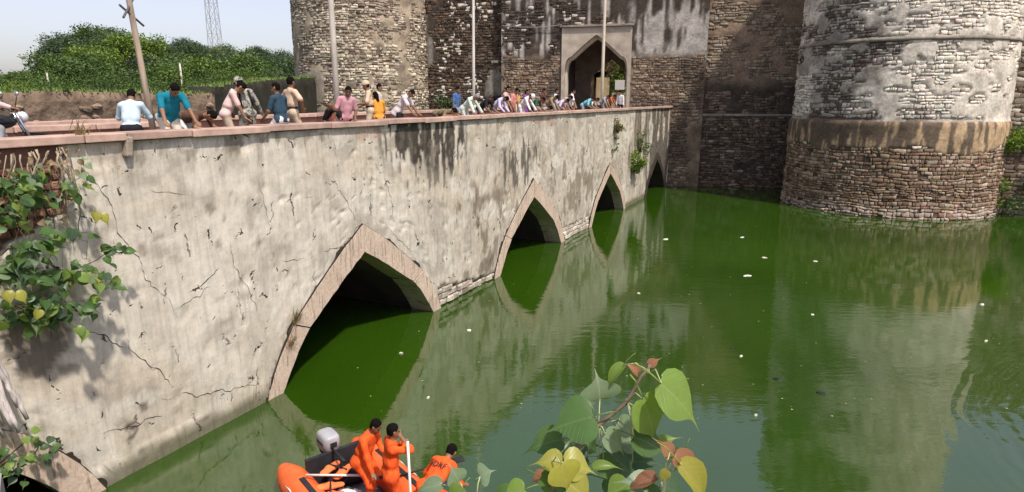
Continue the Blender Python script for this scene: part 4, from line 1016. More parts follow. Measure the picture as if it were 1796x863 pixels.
for (a, c_) in (((-.6, -.05, 1.5), (.75, -.35, 2.0)), ((-.6, -.05, 1.0), (.7, -.40, 1.15)), ((-.7, -.1, .5), (1.35, -.35, .75)), ((-.6, -.1, .3), (.45, -.55, .0)), ((-.4, -.05, .7), (.95, -.5, .35)),
                ((-.6, -.1, 1.9), (.2, -.4, 2.15)), ((-.5, -.1, .7), (-.1, -.6, 1.2)), ((-.6, -.1, .1), (.65, -.45, -.05)), ((-.8, -.1, .9), (-.1, -.55, .6)), ((-.9, -.1, 1.3), (-.2, -.5, 1.75)), ((-.8, -.1, .2), (.0, -.55, .25))):
    a, c_ = (a[0], a[1], a[2] + .42), (c_[0], c_[1], c_[2] + .42)
    pts, rad = wig(a, c_, 7, .05, .014, .005); b = MB(); b.tube(pts, rad, 5); b.build('twig', m_rootd, pw, True); twigs.append(pts)
for tpts in twigs:
    for k in range(30):
        i = prr.uniform(1.5, 6.9); p = tpts[int(i)].lerp(tpts[min(int(i) + 1, 7)], i % 1) + Vector((prr.gauss(0, .07), prr.gauss(-.06, .07), prr.gauss(0, .08)))
        kind = prr.choice(['green'] * 4 + ['dark'] * 3 + ['grey', 'grey', 'lime', 'lime'] + (['yellow'] if prr.random() < .25 else ['green']))
        place_leaf(pw, kind, prr.randrange(3), p, prr.uniform(.12, .22), (prr.gauss(.2, .6), prr.gauss(-.35, .4), prr.gauss(-.55, .4)), (prr.gauss(.2, .4), -.75, prr.uniform(.2, .9)))
for (x, z) in ((-.62, .65), (-.5, .6), (.72, 1.55), (.80, 1.5), (.2, -.15), (.28, -.22)):
    place_leaf(pw, 'yellow' if x < .15 or x > .5 else 'lime', 1, (x, -.6, z + .35), .2, (prr.uniform(-.4, .4), -.4, -.7), (.1, -.9, .3))
drs = random.Random(31)
pdry = peepal_mat('peepal_dry', (.30, .21, .12), (.36, .27, .17), (.33, .25, .16)); PM['dry'] = [peepal_mesh('peepal_leaf', f, c, d, m=pdry) for f, c, d in ((.6, .8, .6), (.9, .5, .9), (.3, .9, .2))]
for k in range(70):
    place_leaf(pw, 'dry' if drs.random() < .75 else 'grey', drs.randrange(3), (drs.uniform(-.8, 1.0), -drs.uniform(.06, .35), drs.uniform(1.7, 2.85)), drs.uniform(.06, .13), (drs.gauss(0, .8), drs.gauss(-.2, .5), drs.gauss(-.5, .5)), (drs.gauss(0, .5), -.7, drs.uniform(0, .8)))
# pale bark roots hanging at the bank end
pt_ = empty('pale_trunk', B(9.40, -.35, 1.9), BROT); tag(pt_, 'pale peeling tree root hanging down the bridge wall below the peepal leaves', 'root')
m_pale = mat('pale_bark', (.62, .56, .53), .9, .4, 5, .03, 12, stretch=(3, 3, .6))
for k in range(9):
    b = MB(); x = -.45 + k * .065; pts, rad = wig((x - .10, prr.uniform(-.05, .05), 1.95 - .05 * k), (x + .20, prr.uniform(-.12, .02), prr.uniform(-.1, .35)), 8, .02, .055, .028); b.tube(pts, rad, 7); b.build('root_strand', m_pale, pt_, True)
for k, (u, w, z, nl) in enumerate(((9.35, -.45, 1.35, 26), (9.75, -.35, 1.25, 14))):
    ps = empty('peepal_seedling', B(u, w, z), BROT); tag(ps, ('small peepal seedling low on the bridge wall by the grey ledge', 'tiny peepal seedling over the crown shoulder of the half-hidden arch')[k], 'plant')
    MB().tube([(0, .35, -.1), (.02, .1, .05), (.05, 0, .2)], [.012, .01, .006], 5).build('stem', m_rootd, ps, True)
    for j in range(nl): place_leaf(ps, prr.choice(['green', 'dark', 'lime']), prr.randrange(3), (prr.gauss(0, .14), prr.gauss(0, .08), prr.gauss(.05, .14)), prr.uniform(.09, .15), (prr.gauss(0, .6), -.4, prr.gauss(-.5, .3)), (0, -.7, .7))
# cement ledge at the corner of the bank
ld = empty('cement_ledge', (-3.35, 2.55, 4.0), 0); tag(ld, 'grey cement ledge at the corner of the near bank', 'ledge')
m_ced = mat('grey_cement', (.36, .34, .33), .9, .25, 3, .01)
bm_ = MB(); bm_.V = []; top = [(-.5, -1.2), (1.26, -.48), (.415, .66), (-.9, 1.0)]
bm_.add([(x, y, .5) for x, y in top] + [(x, y, -.9) for x, y in top], [(0, 1, 2, 3), (7, 6, 5, 4), (0, 4, 5, 1), (1, 5, 6, 2), (2, 6, 7, 3), (3, 7, 4, 0)]); bm_.build('slab', m_ced, ld)

# the young peepal in front, rooted in the bank wall below the viewer
fg = empty('peepal_sapling', (.10, .95, 4.9)); tag(fg, 'young peepal sapling with large heart-shaped leaves reaching over the water from the near bank', 'plant')
fo = Vector((.10, .95, 4.9))
m_stem = mat('peepal_stem', (.16, .12, .085), .8, .3, 30, .002); m_stalk = mat('peepal_stalk', (.42, .44, .20), .5, .15, 20)
def FG(p): return Vector(p) - fo
def at_px(x, y, Yd):                               # real place of a twig tip: direction from the bank, at a depth in metres
    a = (x - 898) / 1100; b_ = (431.5 - y) / 1100; r = Vector((a, _c + b_ * _s, -_s + b_ * _c)); return Vector((0, 0, 6.6)) + r * (Yd / r.y)
def stem(pts, r0, r1, m=None, name='stem'):
    b = MB(); n = len(pts); b.tube([FG(p) for p in pts], [r0 + (r1 - r0) * i / (n - 1) for i in range(n)], 7); return b.build(name, m or m_stem, fg, True)
stem([Vector((.10, .98, 4.95)), at_px(960, 900, 1.16), at_px(1000, 800, 1.22), at_px(1050, 745, 1.26), at_px(1100, 705, 1.28), at_px(1125, 660, 1.28), at_px(1142, 640, 1.28)], .009, .0022)
stem([Vector((.12, .98, 4.95)), at_px(1130, 930, 1.05), at_px(1165, 860, 1.08), at_px(1170, 810, 1.1)], .006, .0025, m_stalk)
stem([Vector((.06, .98, 4.95)), at_px(960, 930, .98), at_px(970, 840, 1.0), at_px(962, 815, 1.02)], .006, .003)
stem([Vector((.0, .96, 4.95)), at_px(830, 940, .95), at_px(815, 870, .96)], .005, .0025, m_stalk)
CAMV = Vector((0, 0, 6.6))
def fleaf(bx, by, tx, ty, Yd, kind, var=0, tilt=(0, 0, 0), wide=1.0, dy=0.0, node=None):
    """a leaf from the blade's base to its tip, the blade turned by tilt; node: where its stalk leaves the twig"""
    p, q_ = at_px(bx, by, Yd), at_px(tx, ty, Yd + dy); L = (q_ - p).length / 1.28; wide *= 1.12
    nrm = (CAMV - p).normalized() + Vector(tilt)
    o = place_leaf(fg, kind, var, FG(p), L, q_ - p, nrm + Vector((.25, -.2, .35)), wide)
    if node is not None:
        n_ = at_px(*node); m_ = p.lerp(n_, .5) + Vector((0, 0, .25 * (p - n_).length)); b = MB(); b.tube([FG(p), FG(m_), FG(n_)], [.0011, .0013, .0016], 5); b.build('stalk', m_stalk, fg, True)
    return o
NTOP = (1138, 655, 1.28); NM = (1100, 705, 1.28); NL = (1050, 745, 1.26)
fleaf(1128, 700, 1158, 792, 1.22, 'lime', 2, (.35, -.2, .9), 1.0, node=NM)
fleaf(1160, 672, 1243, 757, 1.20, 'lime', 2, (.5, 0, .5), .95, node=NTOP)
fleaf(1040, 730, 945, 758, 1.24, 'green', 2, (-.2, 0, .5), 1.15, node=NL)
fleaf(1052, 700, 1048, 650, 1.30, 'grey', 0, (0, 0, .9), 1.9, node=NL)
fleaf(1093, 640, 1052, 690, 1.30, 'lime', 1, (-.9, 0, .2), .45, node=NTOP)
fleaf(1120, 655, 1095, 632, 1.31, 'red', 1, (.2, 0, .4), .8, node=NTOP)
fleaf(1138, 640, 1162, 626, 1.30, 'red', 2, (.3, 0, .6), .8, node=NTOP)
fleaf(1062, 762, 1105, 800, 1.25, 'grey', 0, (.1, 0, .5), 1.0, node=NL)
fleaf(1082, 742, 1125, 770, 1.30, 'grey', 1, (.3, 0, .4), 1.1, node=NM)
fleaf(1112, 765, 1185, 800, 1.22, 'green', 0, (.2, 0, .4), .95, node=NM)
fleaf(985, 770, 905, 792, 1.30, 'green', 1, (-.3, 0, .4), .9, node=NL)
fleaf(1030, 800, 960, 800, 1.32, 'dark', 0, (0, 0, .3), 1.0, node=NL)
fleaf(1050, 815, 1110, 825, 1.28, 'green', 2, (.2, 0, .6), 1.0, node=NL)
fleaf(1110, 810, 1170, 812, 1.26, 'dark', 0, (0, 0, .5), .9, node=NM)
fleaf(1150, 775, 1200, 765, 1.26, 'lime', 2, (.4, 0, .3), .5, node=NM)
fleaf(1178, 800, 1150, 765, 1.16, 'red', 0, (.4, 0, .4), .9, node=(1170, 812, 1.1))
fleaf(1185, 800, 1235, 863, 1.08, 'red', 1, (.5, 0, .3), .8, node=(1170, 812, 1.1))
fleaf(1195, 815, 1262, 905, 1.06, 'yellow', 1, (.6, 0, .2), .6, node=(1170, 812, 1.1))
fleaf(985, 812, 925, 808, 1.0, 'yellow', 1, (-.2, 0, .7), 1.0, node=(966, 818, 1.02))
fleaf(990, 812, 1055, 828, 1.0, 'yellow', 0, (.2, 0, .6), 1.2, node=(966, 818, 1.02))
fleaf(985, 815, 1000, 872, .96, 'yellow', 2, (0, 0, .5), 1.3, node=(966, 818, 1.02))
fleaf(1000, 850, 1050, 890, .97, 'yellow', 0, (.1, 0, .5), 1.2)
fleaf(1040, 820, 1100, 815, 1.05, 'lime', 1, (0, 0, .9), .45)
fleaf(955, 830, 925, 850, 1.06, 'red', 0, (-.2, 0, .3), .8)
fleaf(950, 838, 1010, 880, 1.0, 'green', 2, (.1, 0, .6), .7)
fleaf(1150, 835, 1085, 865, 1.12, 'red', 1, (-.5, 0, .5), .5, node=(1165, 850, 1.08))
fleaf(1140, 850, 1075, 840, 1.14, 'grey', 0, (0, 0, .6), .9)
fleaf(1170, 825, 1155, 850, 1.06, 'yellow', 2, (.2, 0, .4), .8)
fleaf(1130, 870, 1190, 895, 1.1, 'green', 0, (.2, 0, .5), 1.0)
fleaf(805, 845, 788, 812, .98, 'grey', 2, (-.2, 0, .7), 1.3, node=(815, 868, .96))
fleaf(842, 836, 868, 822, .97, 'grey', 0, (.1, 0, .9), 1.9, node=(835, 880, .96))
fleaf(775, 850, 715, 862, .98, 'grey', 1, (-.1, 0, .8), .7, node=(805, 872, .96))
fleaf(810, 855, 785, 892, .95, 'lime', 0, (-.2, 0, .6), 1.0)
fleaf(920, 858, 870, 880, .96, 'lime', 2, (0, 0, .6), 1.1)
fleaf(1010, 850, 960, 842, 1.02, 'dark', 1, (0, 0, .6), 1.0)

for (a_, b_, c_, d_, Yd, kk, vv) in ((1075, 800, 1130, 850, 1.34, 'dark', 0), (1010, 795, 955, 780, 1.36, 'grey', 1), (1120, 790, 1080, 835, 1.36, 'green', 2), (1060, 840, 1120, 862, 1.30, 'green', 0), (1090, 775, 1150, 760, 1.36, 'grey', 2),
                                     (1020, 770, 1060, 800, 1.38, 'green', 1), (1160, 850, 1215, 880, 1.2, 'dark', 1), (985, 790, 940, 770, 1.38, 'green', 0), (1100, 850, 1050, 880, 1.2, 'lime', 2), (1200, 790, 1180, 835, 1.25, 'green', 0), (900, 866, 850, 892, 1.0, 'green', 1), (760, 866, 720, 900, .98, 'lime', 0)):
    fleaf(a_, b_, c_, d_, Yd, kk, vv, (prr.uniform(-.3, .3), 0, prr.uniform(.3, .8)), 1.1, node=NL if Yd > 1.28 else None)
tuft('grass_tuft', 'yellow-green weeds growing behind the coping beside the motorcycle', B(11.75, .62, 5.4), 70, .85, 8, mat('weed_green', (.28, .30, .10), .8, .3, 5))
tuft('grass_tuft', 'dry weeds sprouting from the coping joint beside the stone bracket', B(11.3, .05, 5.98), 40, .32, 9, mat('dry_weed', (.40, .33, .17), .8, .3, 5))
# ------------------------------------------------------------------ bodies: smooth union of tapered limbs, meshed as one surface
def _smin(a, b, k):
    h = np.maximum(k - np.abs(a - b), 0) / k; return np.minimum(a, b) - h * h * k * .25
def field(prims, h, k, cuts=(), cut_each=None):
    P = np.array([np.concatenate([np.minimum(p[0], p[1]) - max(p[2], p[3]), np.maximum(p[0], p[1]) + max(p[2], p[3])]) for p in prims])
    lo = P[:, :3].min(0) - 3 * h; hi = P[:, 3:].max(0) + 3 * h
    n = np.ceil((hi - lo) / h).astype(int) + 1; F = np.full(n, .15, np.float32)
    ax = [lo[i] + h * np.arange(n[i]) for i in range(3)]
    for p in prims:
        a, b, ra, rb = np.asarray(p[0], float), np.asarray(p[1], float), p[2], p[3]; fl = p[4] if len(p) > 4 else None
        m = max(ra, rb) + 2.5 * k + h
        sl = []
        for i in range(3):
            i0 = max(0, int((min(a[i], b[i]) - m - lo[i]) / h)); i1 = min(n[i], int((max(a[i], b[i]) + m - lo[i]) / h) + 2); sl.append(slice(i0, i1))
        X = np.stack(np.meshgrid(ax[0][sl[0]], ax[1][sl[1]], ax[2][sl[2]], indexing='ij'), -1)
        q = X - a; d = b - a
        if fl is not None:
            v, f = fl; v = np.asarray(v, float); q = q + (q @ v)[..., None] * v * (f - 1); d = d + (d @ v) * v * (f - 1)
        L = d @ d + 1e-12; t = np.clip((q @ d) / L, 0, 1); r = ra + (rb - ra) * t
        dist = np.sqrt(((q - t[..., None] * d) ** 2).sum(-1)) - r
        F[tuple(sl)] = _smin(F[tuple(sl)], dist.astype(np.float32), k)
    if cuts:
        X = np.stack(np.meshgrid(*ax, indexing='ij'), -1)
        for (p0, nn) in cuts: F = np.maximum(F, ((X - np.asarray(p0)) @ np.asarray(nn)).astype(np.float32))
    return F, lo
def surfnet(F, lo, h):
    n = np.array(F.shape); s = F < 0
    c = np.zeros(n - 1, np.int8)
    for a in (0, 1):
        for b in (0, 1):
            for d in (0, 1): c += s[a:n[0] - 1 + a, b:n[1] - 1 + b, d:n[2] - 1 + d]
    act = (c > 0) & (c < 8); I = np.argwhere(act)
    idx = np.full(n - 1, -1, np.int64); idx[act] = np.arange(len(I))
    acc = np.zeros((len(I), 3)); cnt = np.zeros(len(I))
    C = [(0, 0, 0), (1, 0, 0), (0, 1, 0), (1, 1, 0), (0, 0, 1), (1, 0, 1), (0, 1, 1), (1, 1, 1)]
    val = [F[I[:, 0] + x, I[:, 1] + y, I[:, 2] + z] for x, y, z in C]
    for (i, j) in ((0, 1), (2, 3), (4, 5), (6, 7), (0, 2), (1, 3), (4, 6), (5, 7), (0, 4), (1, 5), (2, 6), (3, 7)):
        a, b = val[i], val[j]; m = (a < 0) != (b < 0); t = np.where(m, a / np.where(m, a - b, 1), 0)
        p = np.array(C[i]) + t[:, None] * (np.array(C[j]) - np.array(C[i])); acc[m] += p[m]; cnt[m] += 1
    V = lo + (I + acc / cnt[:, None]) * h; Q = []
    for axis in range(3):
        e = [slice(0, n[i]) for i in range(3)]; f = list(e); e[axis] = slice(0, n[axis] - 1); f[axis] = slice(1, n[axis])
        sa, sb = s[tuple(e)], s[tuple(f)]; E_ = np.argwhere(sa != sb); o1, o2 = [(1, 2), (2, 0), (0, 1)][axis]
        ok = (E_[:, o1] > 0) & (E_[:, o2] > 0) & (E_[:, o1] < n[o1] - 1) & (E_[:, o2] < n[o2] - 1); E_ = E_[ok]
        def cell(d1, d2):
            g = E_.copy(); g[:, o1] -= d1; g[:, o2] -= d2; return idx[g[:, 0], g[:, 1], g[:, 2]]
        q = np.stack([cell(1, 1), cell(0, 1), cell(0, 0), cell(1, 0)], 1); fl = ~sa[tuple(E_.T)]
        q[fl] = q[fl][:, ::-1]; Q.append(q)
    return V, np.concatenate(Q)
def organic(name, prims, h, k, m, parent, cuts=(), wr=0.0, seed=0):
    F, lo = field(prims, h, k, cuts); V, Q = surfnet(F, lo, h)
    if wr:
        d = fbm(V[:, 0] * 9, V[:, 1] * 9, V[:, 2] * 6, s=seed, o=3) - .5
        c = V.mean(0); g = V - c; g /= np.linalg.norm(g, axis=1, keepdims=True) + 1e-6; V = V + g * (d * wr)[:, None]
    return mesh_obj(name, V, Q, m, parent, True)
def ik(a, b, l1, l2, pole):
    a, b = np.asarray(a, float), np.asarray(b, float); d = b - a; L = min(np.linalg.norm(d), (l1 + l2) * .999); u = d / (np.linalg.norm(d) + 1e-9)
    x = (l1 * l1 - l2 * l2 + L * L) / (2 * L); hh = math.sqrt(max(l1 * l1 - x * x, 0)); p = np.asarray(pole, float); p = p - u * (p @ u); p /= np.linalg.norm(p) + 1e-9
    return a + u * x + p * hh, a + u * L
def nrm(v): v = np.asarray(v, float); return v / (np.linalg.norm(v) + 1e-9)

SKIN = [mat('skin_brown', (.235, .125, .075), .55, .12, 20, spec=.35), mat('skin_dark', (.15, .078, .048), .55, .12, 20, spec=.35), mat('skin_tan', (.31, .175, .11), .55, .12, 20, spec=.35)]
m_hair = mat('black_hair', (.008, .0065, .006), .95, .4, 60, .006, 90, spec=.05); m_greyhair = mat('grey_hair', (.22, .21, .20), .7, .3, 60, .004, 120)
m_eye = mat('eye_dark', (.02, .015, .012), .3, .1); m_shoe = mat('dark_sandal', (.045, .035, .03), .7, .2)
def cloth(name, c, var=.14, pattern=None):
    key = 'cloth_' + name
    if key in MATS: return MATS[key]
    m = mat(key, c, .85, var, 7, .006, 30, spec=.15)
    if pattern is not None:
        t = m.node_tree; p = t.nodes['Principled BSDF']; v = objvec(t)
        if pattern == 'camo':
            cc = ramp(t, noise(t, v, 14, 2, .4), [(.40, (.10, .10, .085)), (.47, (.36, .35, .31)), (.56, (.22, .20, .16)), (.64, (.44, .43, .40))])
            t.nodes[cc.node.name].color_ramp.interpolation = 'CONSTANT'
        else:
            w1 = NN(t, 'ShaderNodeTexWave'); w1.inputs['Scale'].default_value = 9; t.links.new(v, w1.inputs['Vector'])
            w2 = NN(t, 'ShaderNodeTexWave', bands_direction='Z'); w2.inputs['Scale'].default_value = 9; t.links.new(v, w2.inputs['Vector'])
            cc = mix(t, ramp(t, math_n(t, 'MAXIMUM', w1.outputs['Fac'], w2.outputs['Fac']), [(.72, 0), (.8, .75)]), c, pattern)
        t.links.new(cc, p.inputs['Base Color'])
    return m
VOX = .0135
def person(label, loc, face, shirt, trousers, pelvis=(0, 0, .93), pitch=5, roll=0, twist=0, head=(10, 0), hands=None, feet=None, height=1.70, bulk=1.0, skin=0,
           sleeve='half', hem=.10, flare=0.0, hair='short', cap=None, belt=None, group='onlookers on the bridge', elbow=(0, -1, -.3), knee=(0, 1, .1), root=None, hairmat=None, extra=None, suit=False):
    """face: heading of the chest in the bridge's frame, 0 looks along the bridge to the fort, -90 looks down at the near water"""
    r = empty('person', loc, face) if root is None else root
    tag(r, label, 'person', group)
    S = height / 1.70; sc = lambda x: x * S
    pel = np.array(pelvis, float); a, b, tw = R(pitch), R(roll), R(twist)
    t = nrm([math.sin(b), math.sin(a) * math.cos(b), math.cos(a) * math.cos(b)])
    side = nrm(np.cross(np.array([-math.sin(tw), math.cos(tw), 0.0]), t)); fwd = np.cross(t, side)
    hipx = np.array([1.0, 0, 0]) * .6 + side * .4; hipx = nrm(hipx)
    up = lambda q, x=0, y=0: pel + t * sc(q) + side * sc(x) + fwd * sc(y)
    nb = up(.49, 0, .005); hp, hy = R(head[0]), R(head[1])
    hd = nrm(t * math.cos(hp) + fwd * math.sin(hp)); fw0 = nrm(fwd * math.cos(hp) - t * math.sin(hp))
    hs = side * math.cos(hy) - fw0 * math.sin(hy); fh = np.cross(hd, hs)
    hc = nb + nrm(hd * .8 + t * .2) * sc(.155) + fh * sc(.02)
    sh = {s: up(.435, .175 * s * (.5 + .5 * bulk)) for s in (-1, 1)}
    hip = {s: pel - t * sc(.02) + hipx * sc(.088) * s for s in (-1, 1)}
    if feet is None: feet = ((-.11, 0, .07), (.11, .03, .07))
    if hands is None: hands = (tuple(sh[-1] + np.array([-.06, .03, -.56]) * S), tuple(sh[1] + np.array([.06, .03, -.56]) * S))
    body, sht, trs = [], [], []; inf = .012 * S; bk = bulk
    tor = [(hip[-1], hip[1], sc(.098) * bk, sc(.098) * bk), (up(.02, 0, .01), up(.20, 0, .012), sc(.118) * bk, sc(.115) * bk, (fwd, 1.18)),
           (up(.18, -.05), up(.36, -.055, .01), sc(.105) * bk, sc(.095), (fwd, 1.12)), (up(.18, .05), up(.36, .055, .01), sc(.105) * bk, sc(.095), (fwd, 1.12)),
           (up(.43, -.13), up(.43, .13), sc(.062), sc(.062)), (up(.43, -.10), up(.475, 0), sc(.05), sc(.05)), (up(.43, .10), up(.475, 0), sc(.05), sc(.05))]
    body += tor + [(nb - t * sc(.05), nb + nrm(hc - nb) * sc(.10), sc(.056), sc(.050))]
    body += [(hc + hd * sc(.035) - fh * sc(.012), hc - hd * sc(.02) + fh * sc(.004), sc(.088), sc(.076), (hs, 1.14)), (hc - hd * sc(.075) + fh * sc(.038), hc - hd * sc(.04) + fh * sc(.025), sc(.042), sc(.055), (hs, 1.1)),
             (hc - hd * sc(.005) + fh * sc(.082), hc - hd * sc(.035) + fh * sc(.096), sc(.010), sc(.015)), (hc - hd * sc(.068) + fh * sc(.076) - hs * sc(.018), hc - hd * sc(.068) + fh * sc(.076) + hs * sc(.018), sc(.010), sc(.010))]
    for s in (-1, 1): body.append((hc - hd * sc(.018) + hs * sc(.078) * s - fh * sc(.005), hc + hd * sc(.018) + hs * sc(.080) * s - fh * sc(.01), sc(.014), sc(.016)))
    sht += [(up(.46), up(.51, 0, .005), sc(.064), sc(.062))] + [(p[0], p[1], p[2] + inf, p[3] + inf) + tuple(p[4:]) for p in tor]
    for s in (-1, 1):
        hnd = np.array(hands[0 if s < 0 else 1], float); el, wr = ik(sh[s], hnd, sc(.285), sc(.255), np.array([s * .8, elbow[1], elbow[2]]) if elbow[0] == 0 else np.array([s * elbow[0], elbow[1], elbow[2]]))
        fa = nrm(wr - el); body += [(sh[s], el, sc(.050), sc(.040)), (el, wr, sc(.041), sc(.028))]
        # palm and five fingers, slightly bent, fanned a little
        down = nrm(np.array([0, .25, -1.0]) - fa * (np.array([0, .25, -1.0]) @ fa)) if abs(fa[2]) < .96 else fwd
        ff = nrm(fa + nrm(np.array([0, .9, .05])) * .9) if (wr[2] - sh[s][2] < -.25 and pitch > 14) else fa
        pn = nrm(np.cross(ff, np.cross(np.array([0, 0, -1.0]) + fwd * .2, ff))); lat = nrm(np.cross(ff, pn))
        pe = wr + ff * sc(.075); body.append((wr, pe, sc(.030), sc(.033), (pn, 1.7)))
        for q, (off, ln) in enumerate(((-.030, .058), (-.010, .070), (.010, .074), (.030, .064))):
            k1 = pe + lat * sc(off) + ff * sc(ln * .5) ; k2 = k1 + nrm(ff + pn * .55) * sc(ln * .55); body += [(pe + lat * sc(off * .9), k1, sc(.0105), sc(.010)), (k1, k2, sc(.010), sc(.0085))]
        th = wr + ff * sc(.025) + lat * sc(.030) * -s; body.append((th, th + nrm(ff * .8 - lat * s * .75) * sc(.055), sc(.012), sc(.010)))
        if sleeve == 'half': sht.append((sh[s], sh[s] + (el - sh[s]) * .82, sc(.062) + flare * .2, sc(.058) + flare * .3))
        elif sleeve == 'full': sht += [(sh[s], el, sc(.060), sc(.052)), (el, el + (wr - el) * .93, sc(.052), sc(.040) + flare * .2)]
        ft = np.array(feet[0 if s < 0 else 1], float); kn, an = ik(hip[s], ft, sc(.43), sc(.42), np.array([s * .15 + knee[0], knee[1], knee[2]]))
        fd = nrm(np.array([s * .18, 1, 0])); body += [(hip[s], kn, sc(.078) * bk, sc(.054)), (kn, an, sc(.053), sc(.036)), (an - np.array([0, .03, .035]) * S, an + fd * sc(.13) - np.array([0, 0, .045]) * S, sc(.034), sc(.026))]
        trs += [(hip[s], kn, sc(.090) * bk, sc(.070)), (kn, kn + (an - kn) * .93, sc(.070), sc(.056))]
    trs += [(hip[-1], hip[1], sc(.106) * bk, sc(.106) * bk), (up(.0), up(.10), sc(.104) * bk, sc(.104) * bk, (fwd, 1.24))]
    if flare or hem > .2: sht += [(up(.05, -.04), up(-hem * .8, -.07, -.02), sc(.115) * bk, sc(.115) * bk + flare), (up(.05, .04), up(-hem * .8, .07, -.02), sc(.115) * bk, sc(.115) * bk + flare)]
    seed = abs(hash(label)) % 97 if False else sum(ord(ch) for ch in label) % 97
    o = organic('body', body, VOX, .022 * S, SKIN[skin], r)
    if suit: organic('overalls', sht + trs, VOX, .05 * S, shirt, r, cuts=((up(.525), t * .93 + fwd * .25),), wr=.05, seed=seed)
    else: organic('shirt', sht, VOX, .03 * S, shirt, r, cuts=((up(-hem), -t), (up(.525), t * .93 + fwd * .25)), wr=.034, seed=seed)
    if not suit: organic('trousers', trs, VOX * 1.1, .03 * S, trousers, r, cuts=((up(.15), t),), wr=.02, seed=seed + 3)
    hr = [(hc + hd * sc(.040) - fh * sc(.016), hc - hd * sc(.03) - fh * sc(.014), sc(.095), sc(.083), (hs, 1.13))]
    if hair == 'long': hr.append((hc - fh * sc(.06), hc - hd * sc(.20) - fh * sc(.07), sc(.07), sc(.045)))
    if hair: organic('hair', hr, VOX * .8, .02, hairmat or m_hair, r, cuts=((hc + hd * sc(.052) + fh * sc(.040), nrm(fh * .8 - hd * .6)), (hc - hd * sc(.045 if hair == 'short' else .24), -hd)) if hair != 'long' else ((hc + hd * sc(.045) + fh * sc(.045), nrm(fh * .9 - hd * .4)),), wr=.02, seed=seed)
    if cap is not None:
        organic('cap', [(hc + hd * sc(.055) - fh * sc(.01), hc + hd * sc(.05), sc(.108), sc(.105), (hs, 1.08)), (hc + hd * sc(.055) + fh * sc(.06), hc + hd * sc(.04) + fh * sc(.13), sc(.05), sc(.045), (hd, 4.0))], VOX * .8, .015, cap, r, cuts=((hc + hd * sc(.028), -hd),))
    for s in (-1, 1):
        e = hc + hd * sc(.012) + fh * sc(.076) + hs * sc(.031) * s
        mb = MB(); mb.ball(tuple(e), sc(.0115), 6, 4); mb.build('eye', m_eye, r, True)
    if belt is not None: organic('belt', [(up(.075, -.02), up(.115, -.02), sc(.134) * bk, sc(.134) * bk, (fwd, 1.14)), (up(.075, .02), up(.115, .02), sc(.134) * bk, sc(.134) * bk, (fwd, 1.14))], VOX * .7, .01, belt, r, cuts=((up(.072), -t), (up(.118), t)))
    if extra: extra(r, dict(up=up, t=t, side=side, fwd=fwd, S=S))
    return r
DK_ = 5.352                       # deck level
WAT = BROT - math.pi               # heading: local +Y turned to face the near water  (local y -> -N*-1)
def on_deck(u, w): return B(u, w, DK_)
def hdg(deg): return BROT - math.pi / 2 + R(deg)   # 0 = along the bridge to the fort; -90 = towards the near water
C_ = dict(black=cloth('black', (.018, .017, .02)), white=cloth('white', (.66, .65, .66), .06), navy=cloth('navy', (.030, .060, .090)), teal=cloth('teal', (.010, .17, .24)), sky=cloth('pale_blue', (.50, .62, .70), .08),
          cream=cloth('cream', (.60, .54, .45)), khaki=cloth('khaki', (.56, .42, .30), .1), khaki2=cloth('khaki_trousers', (.52, .42, .31), .1), pinkw=cloth('pale_pink', (.62, .46, .43)), mauve=cloth('mauve', (.52, .27, .31)), coral=cloth('coral', (.62, .20, .16)),
          orange=cloth('orange_shirt', (.62, .27, .04)), mint=cloth('mint', (.50, .58, .52), .08), lav=cloth('lavender', (.50, .47, .66), .08), olive=cloth('olive', (.16, .13, .075)), brown=cloth('brown', (.10, .055, .038)), maroon=cloth('maroon', (.13, .035, .04)),
          cyan=cloth('cyan', (.17, .46, .55)), grey=cloth('grey', (.27, .27, .29)), jean=cloth('jeans', (.06, .08, .13)), salmon=cloth('salmon', (.60, .25, .21)), camo=cloth('camo', (.3, .3, .27), .1, 'camo'), check=cloth('check', (.62, .50, .47), .1, (.45, .18, .17)),
          beige=cloth('beige', (.44, .36, .27)), rescue=mat('cloth_rescue', (.74, .105, .020), .8, .30, 9, .03, 11, spec=.2, stretch=(1, 1, .55)))
belt_m = mat('leather_belt', (.03, .022, .018), .5, .2)
def lean(u, label, shirt, trousers, w=.78, pitch=42, spread=.26, hy=.50, head=(28, 0), turn=0, hz=.735, back=.06, **k):
    """both hands planted on the coping, bent forward over the water"""
    pz = k.pop('pz', .90)
    return person(label, on_deck(u, w), hdg(-90 + turn), shirt, trousers, pelvis=(0, -back, pz), pitch=pitch, head=head, hands=((-spread, hy, hz), (spread, hy + .02, hz)), feet=((-.13, -.04 - back, .07), (.13, .05 - back, .07)), elbow=k.pop('elbow', (.5, -.8, .1)), **k)
lean(13.42, 'heavy man in a teal t-shirt and pale trousers leaning on the coping with both hands', C_['teal'], C_['cream'], pitch=32, bulk=1.22, spread=.30, height=1.76, head=(30, -10), hy=.50, turn=-12)
person('man in a pale blue long-sleeved shirt sitting turned away beside the wooden pole', on_deck(12.95, 1.25), hdg(40), C_['sky'], C_['black'], pelvis=(0, 0, .70), pitch=16, head=(22, 0), hands=((-.12, .44, .92), (.14, .48, .88)), feet=((-.12, .32, .07), (.12, .42, .07)), sleeve='full', hem=-.03)
lean(13.95, 'person in dark brown doubled over behind the coping next to the teal t-shirt', C_['brown'], C_['white'], w=1.05, pitch=82, spread=.2, hy=.62, hz=.62, head=(10, 0), pz=.86, sleeve='full', turn=18)
person('man in a pale pink shirt bending his head beside the camouflage shirt', on_deck(14.9, 1.0), hdg(-40), C_['pinkw'], C_['beige'], pitch=24, head=(38, 0), hands=((-.15, .42, .85), (.22, .40, .80)), height=1.74)
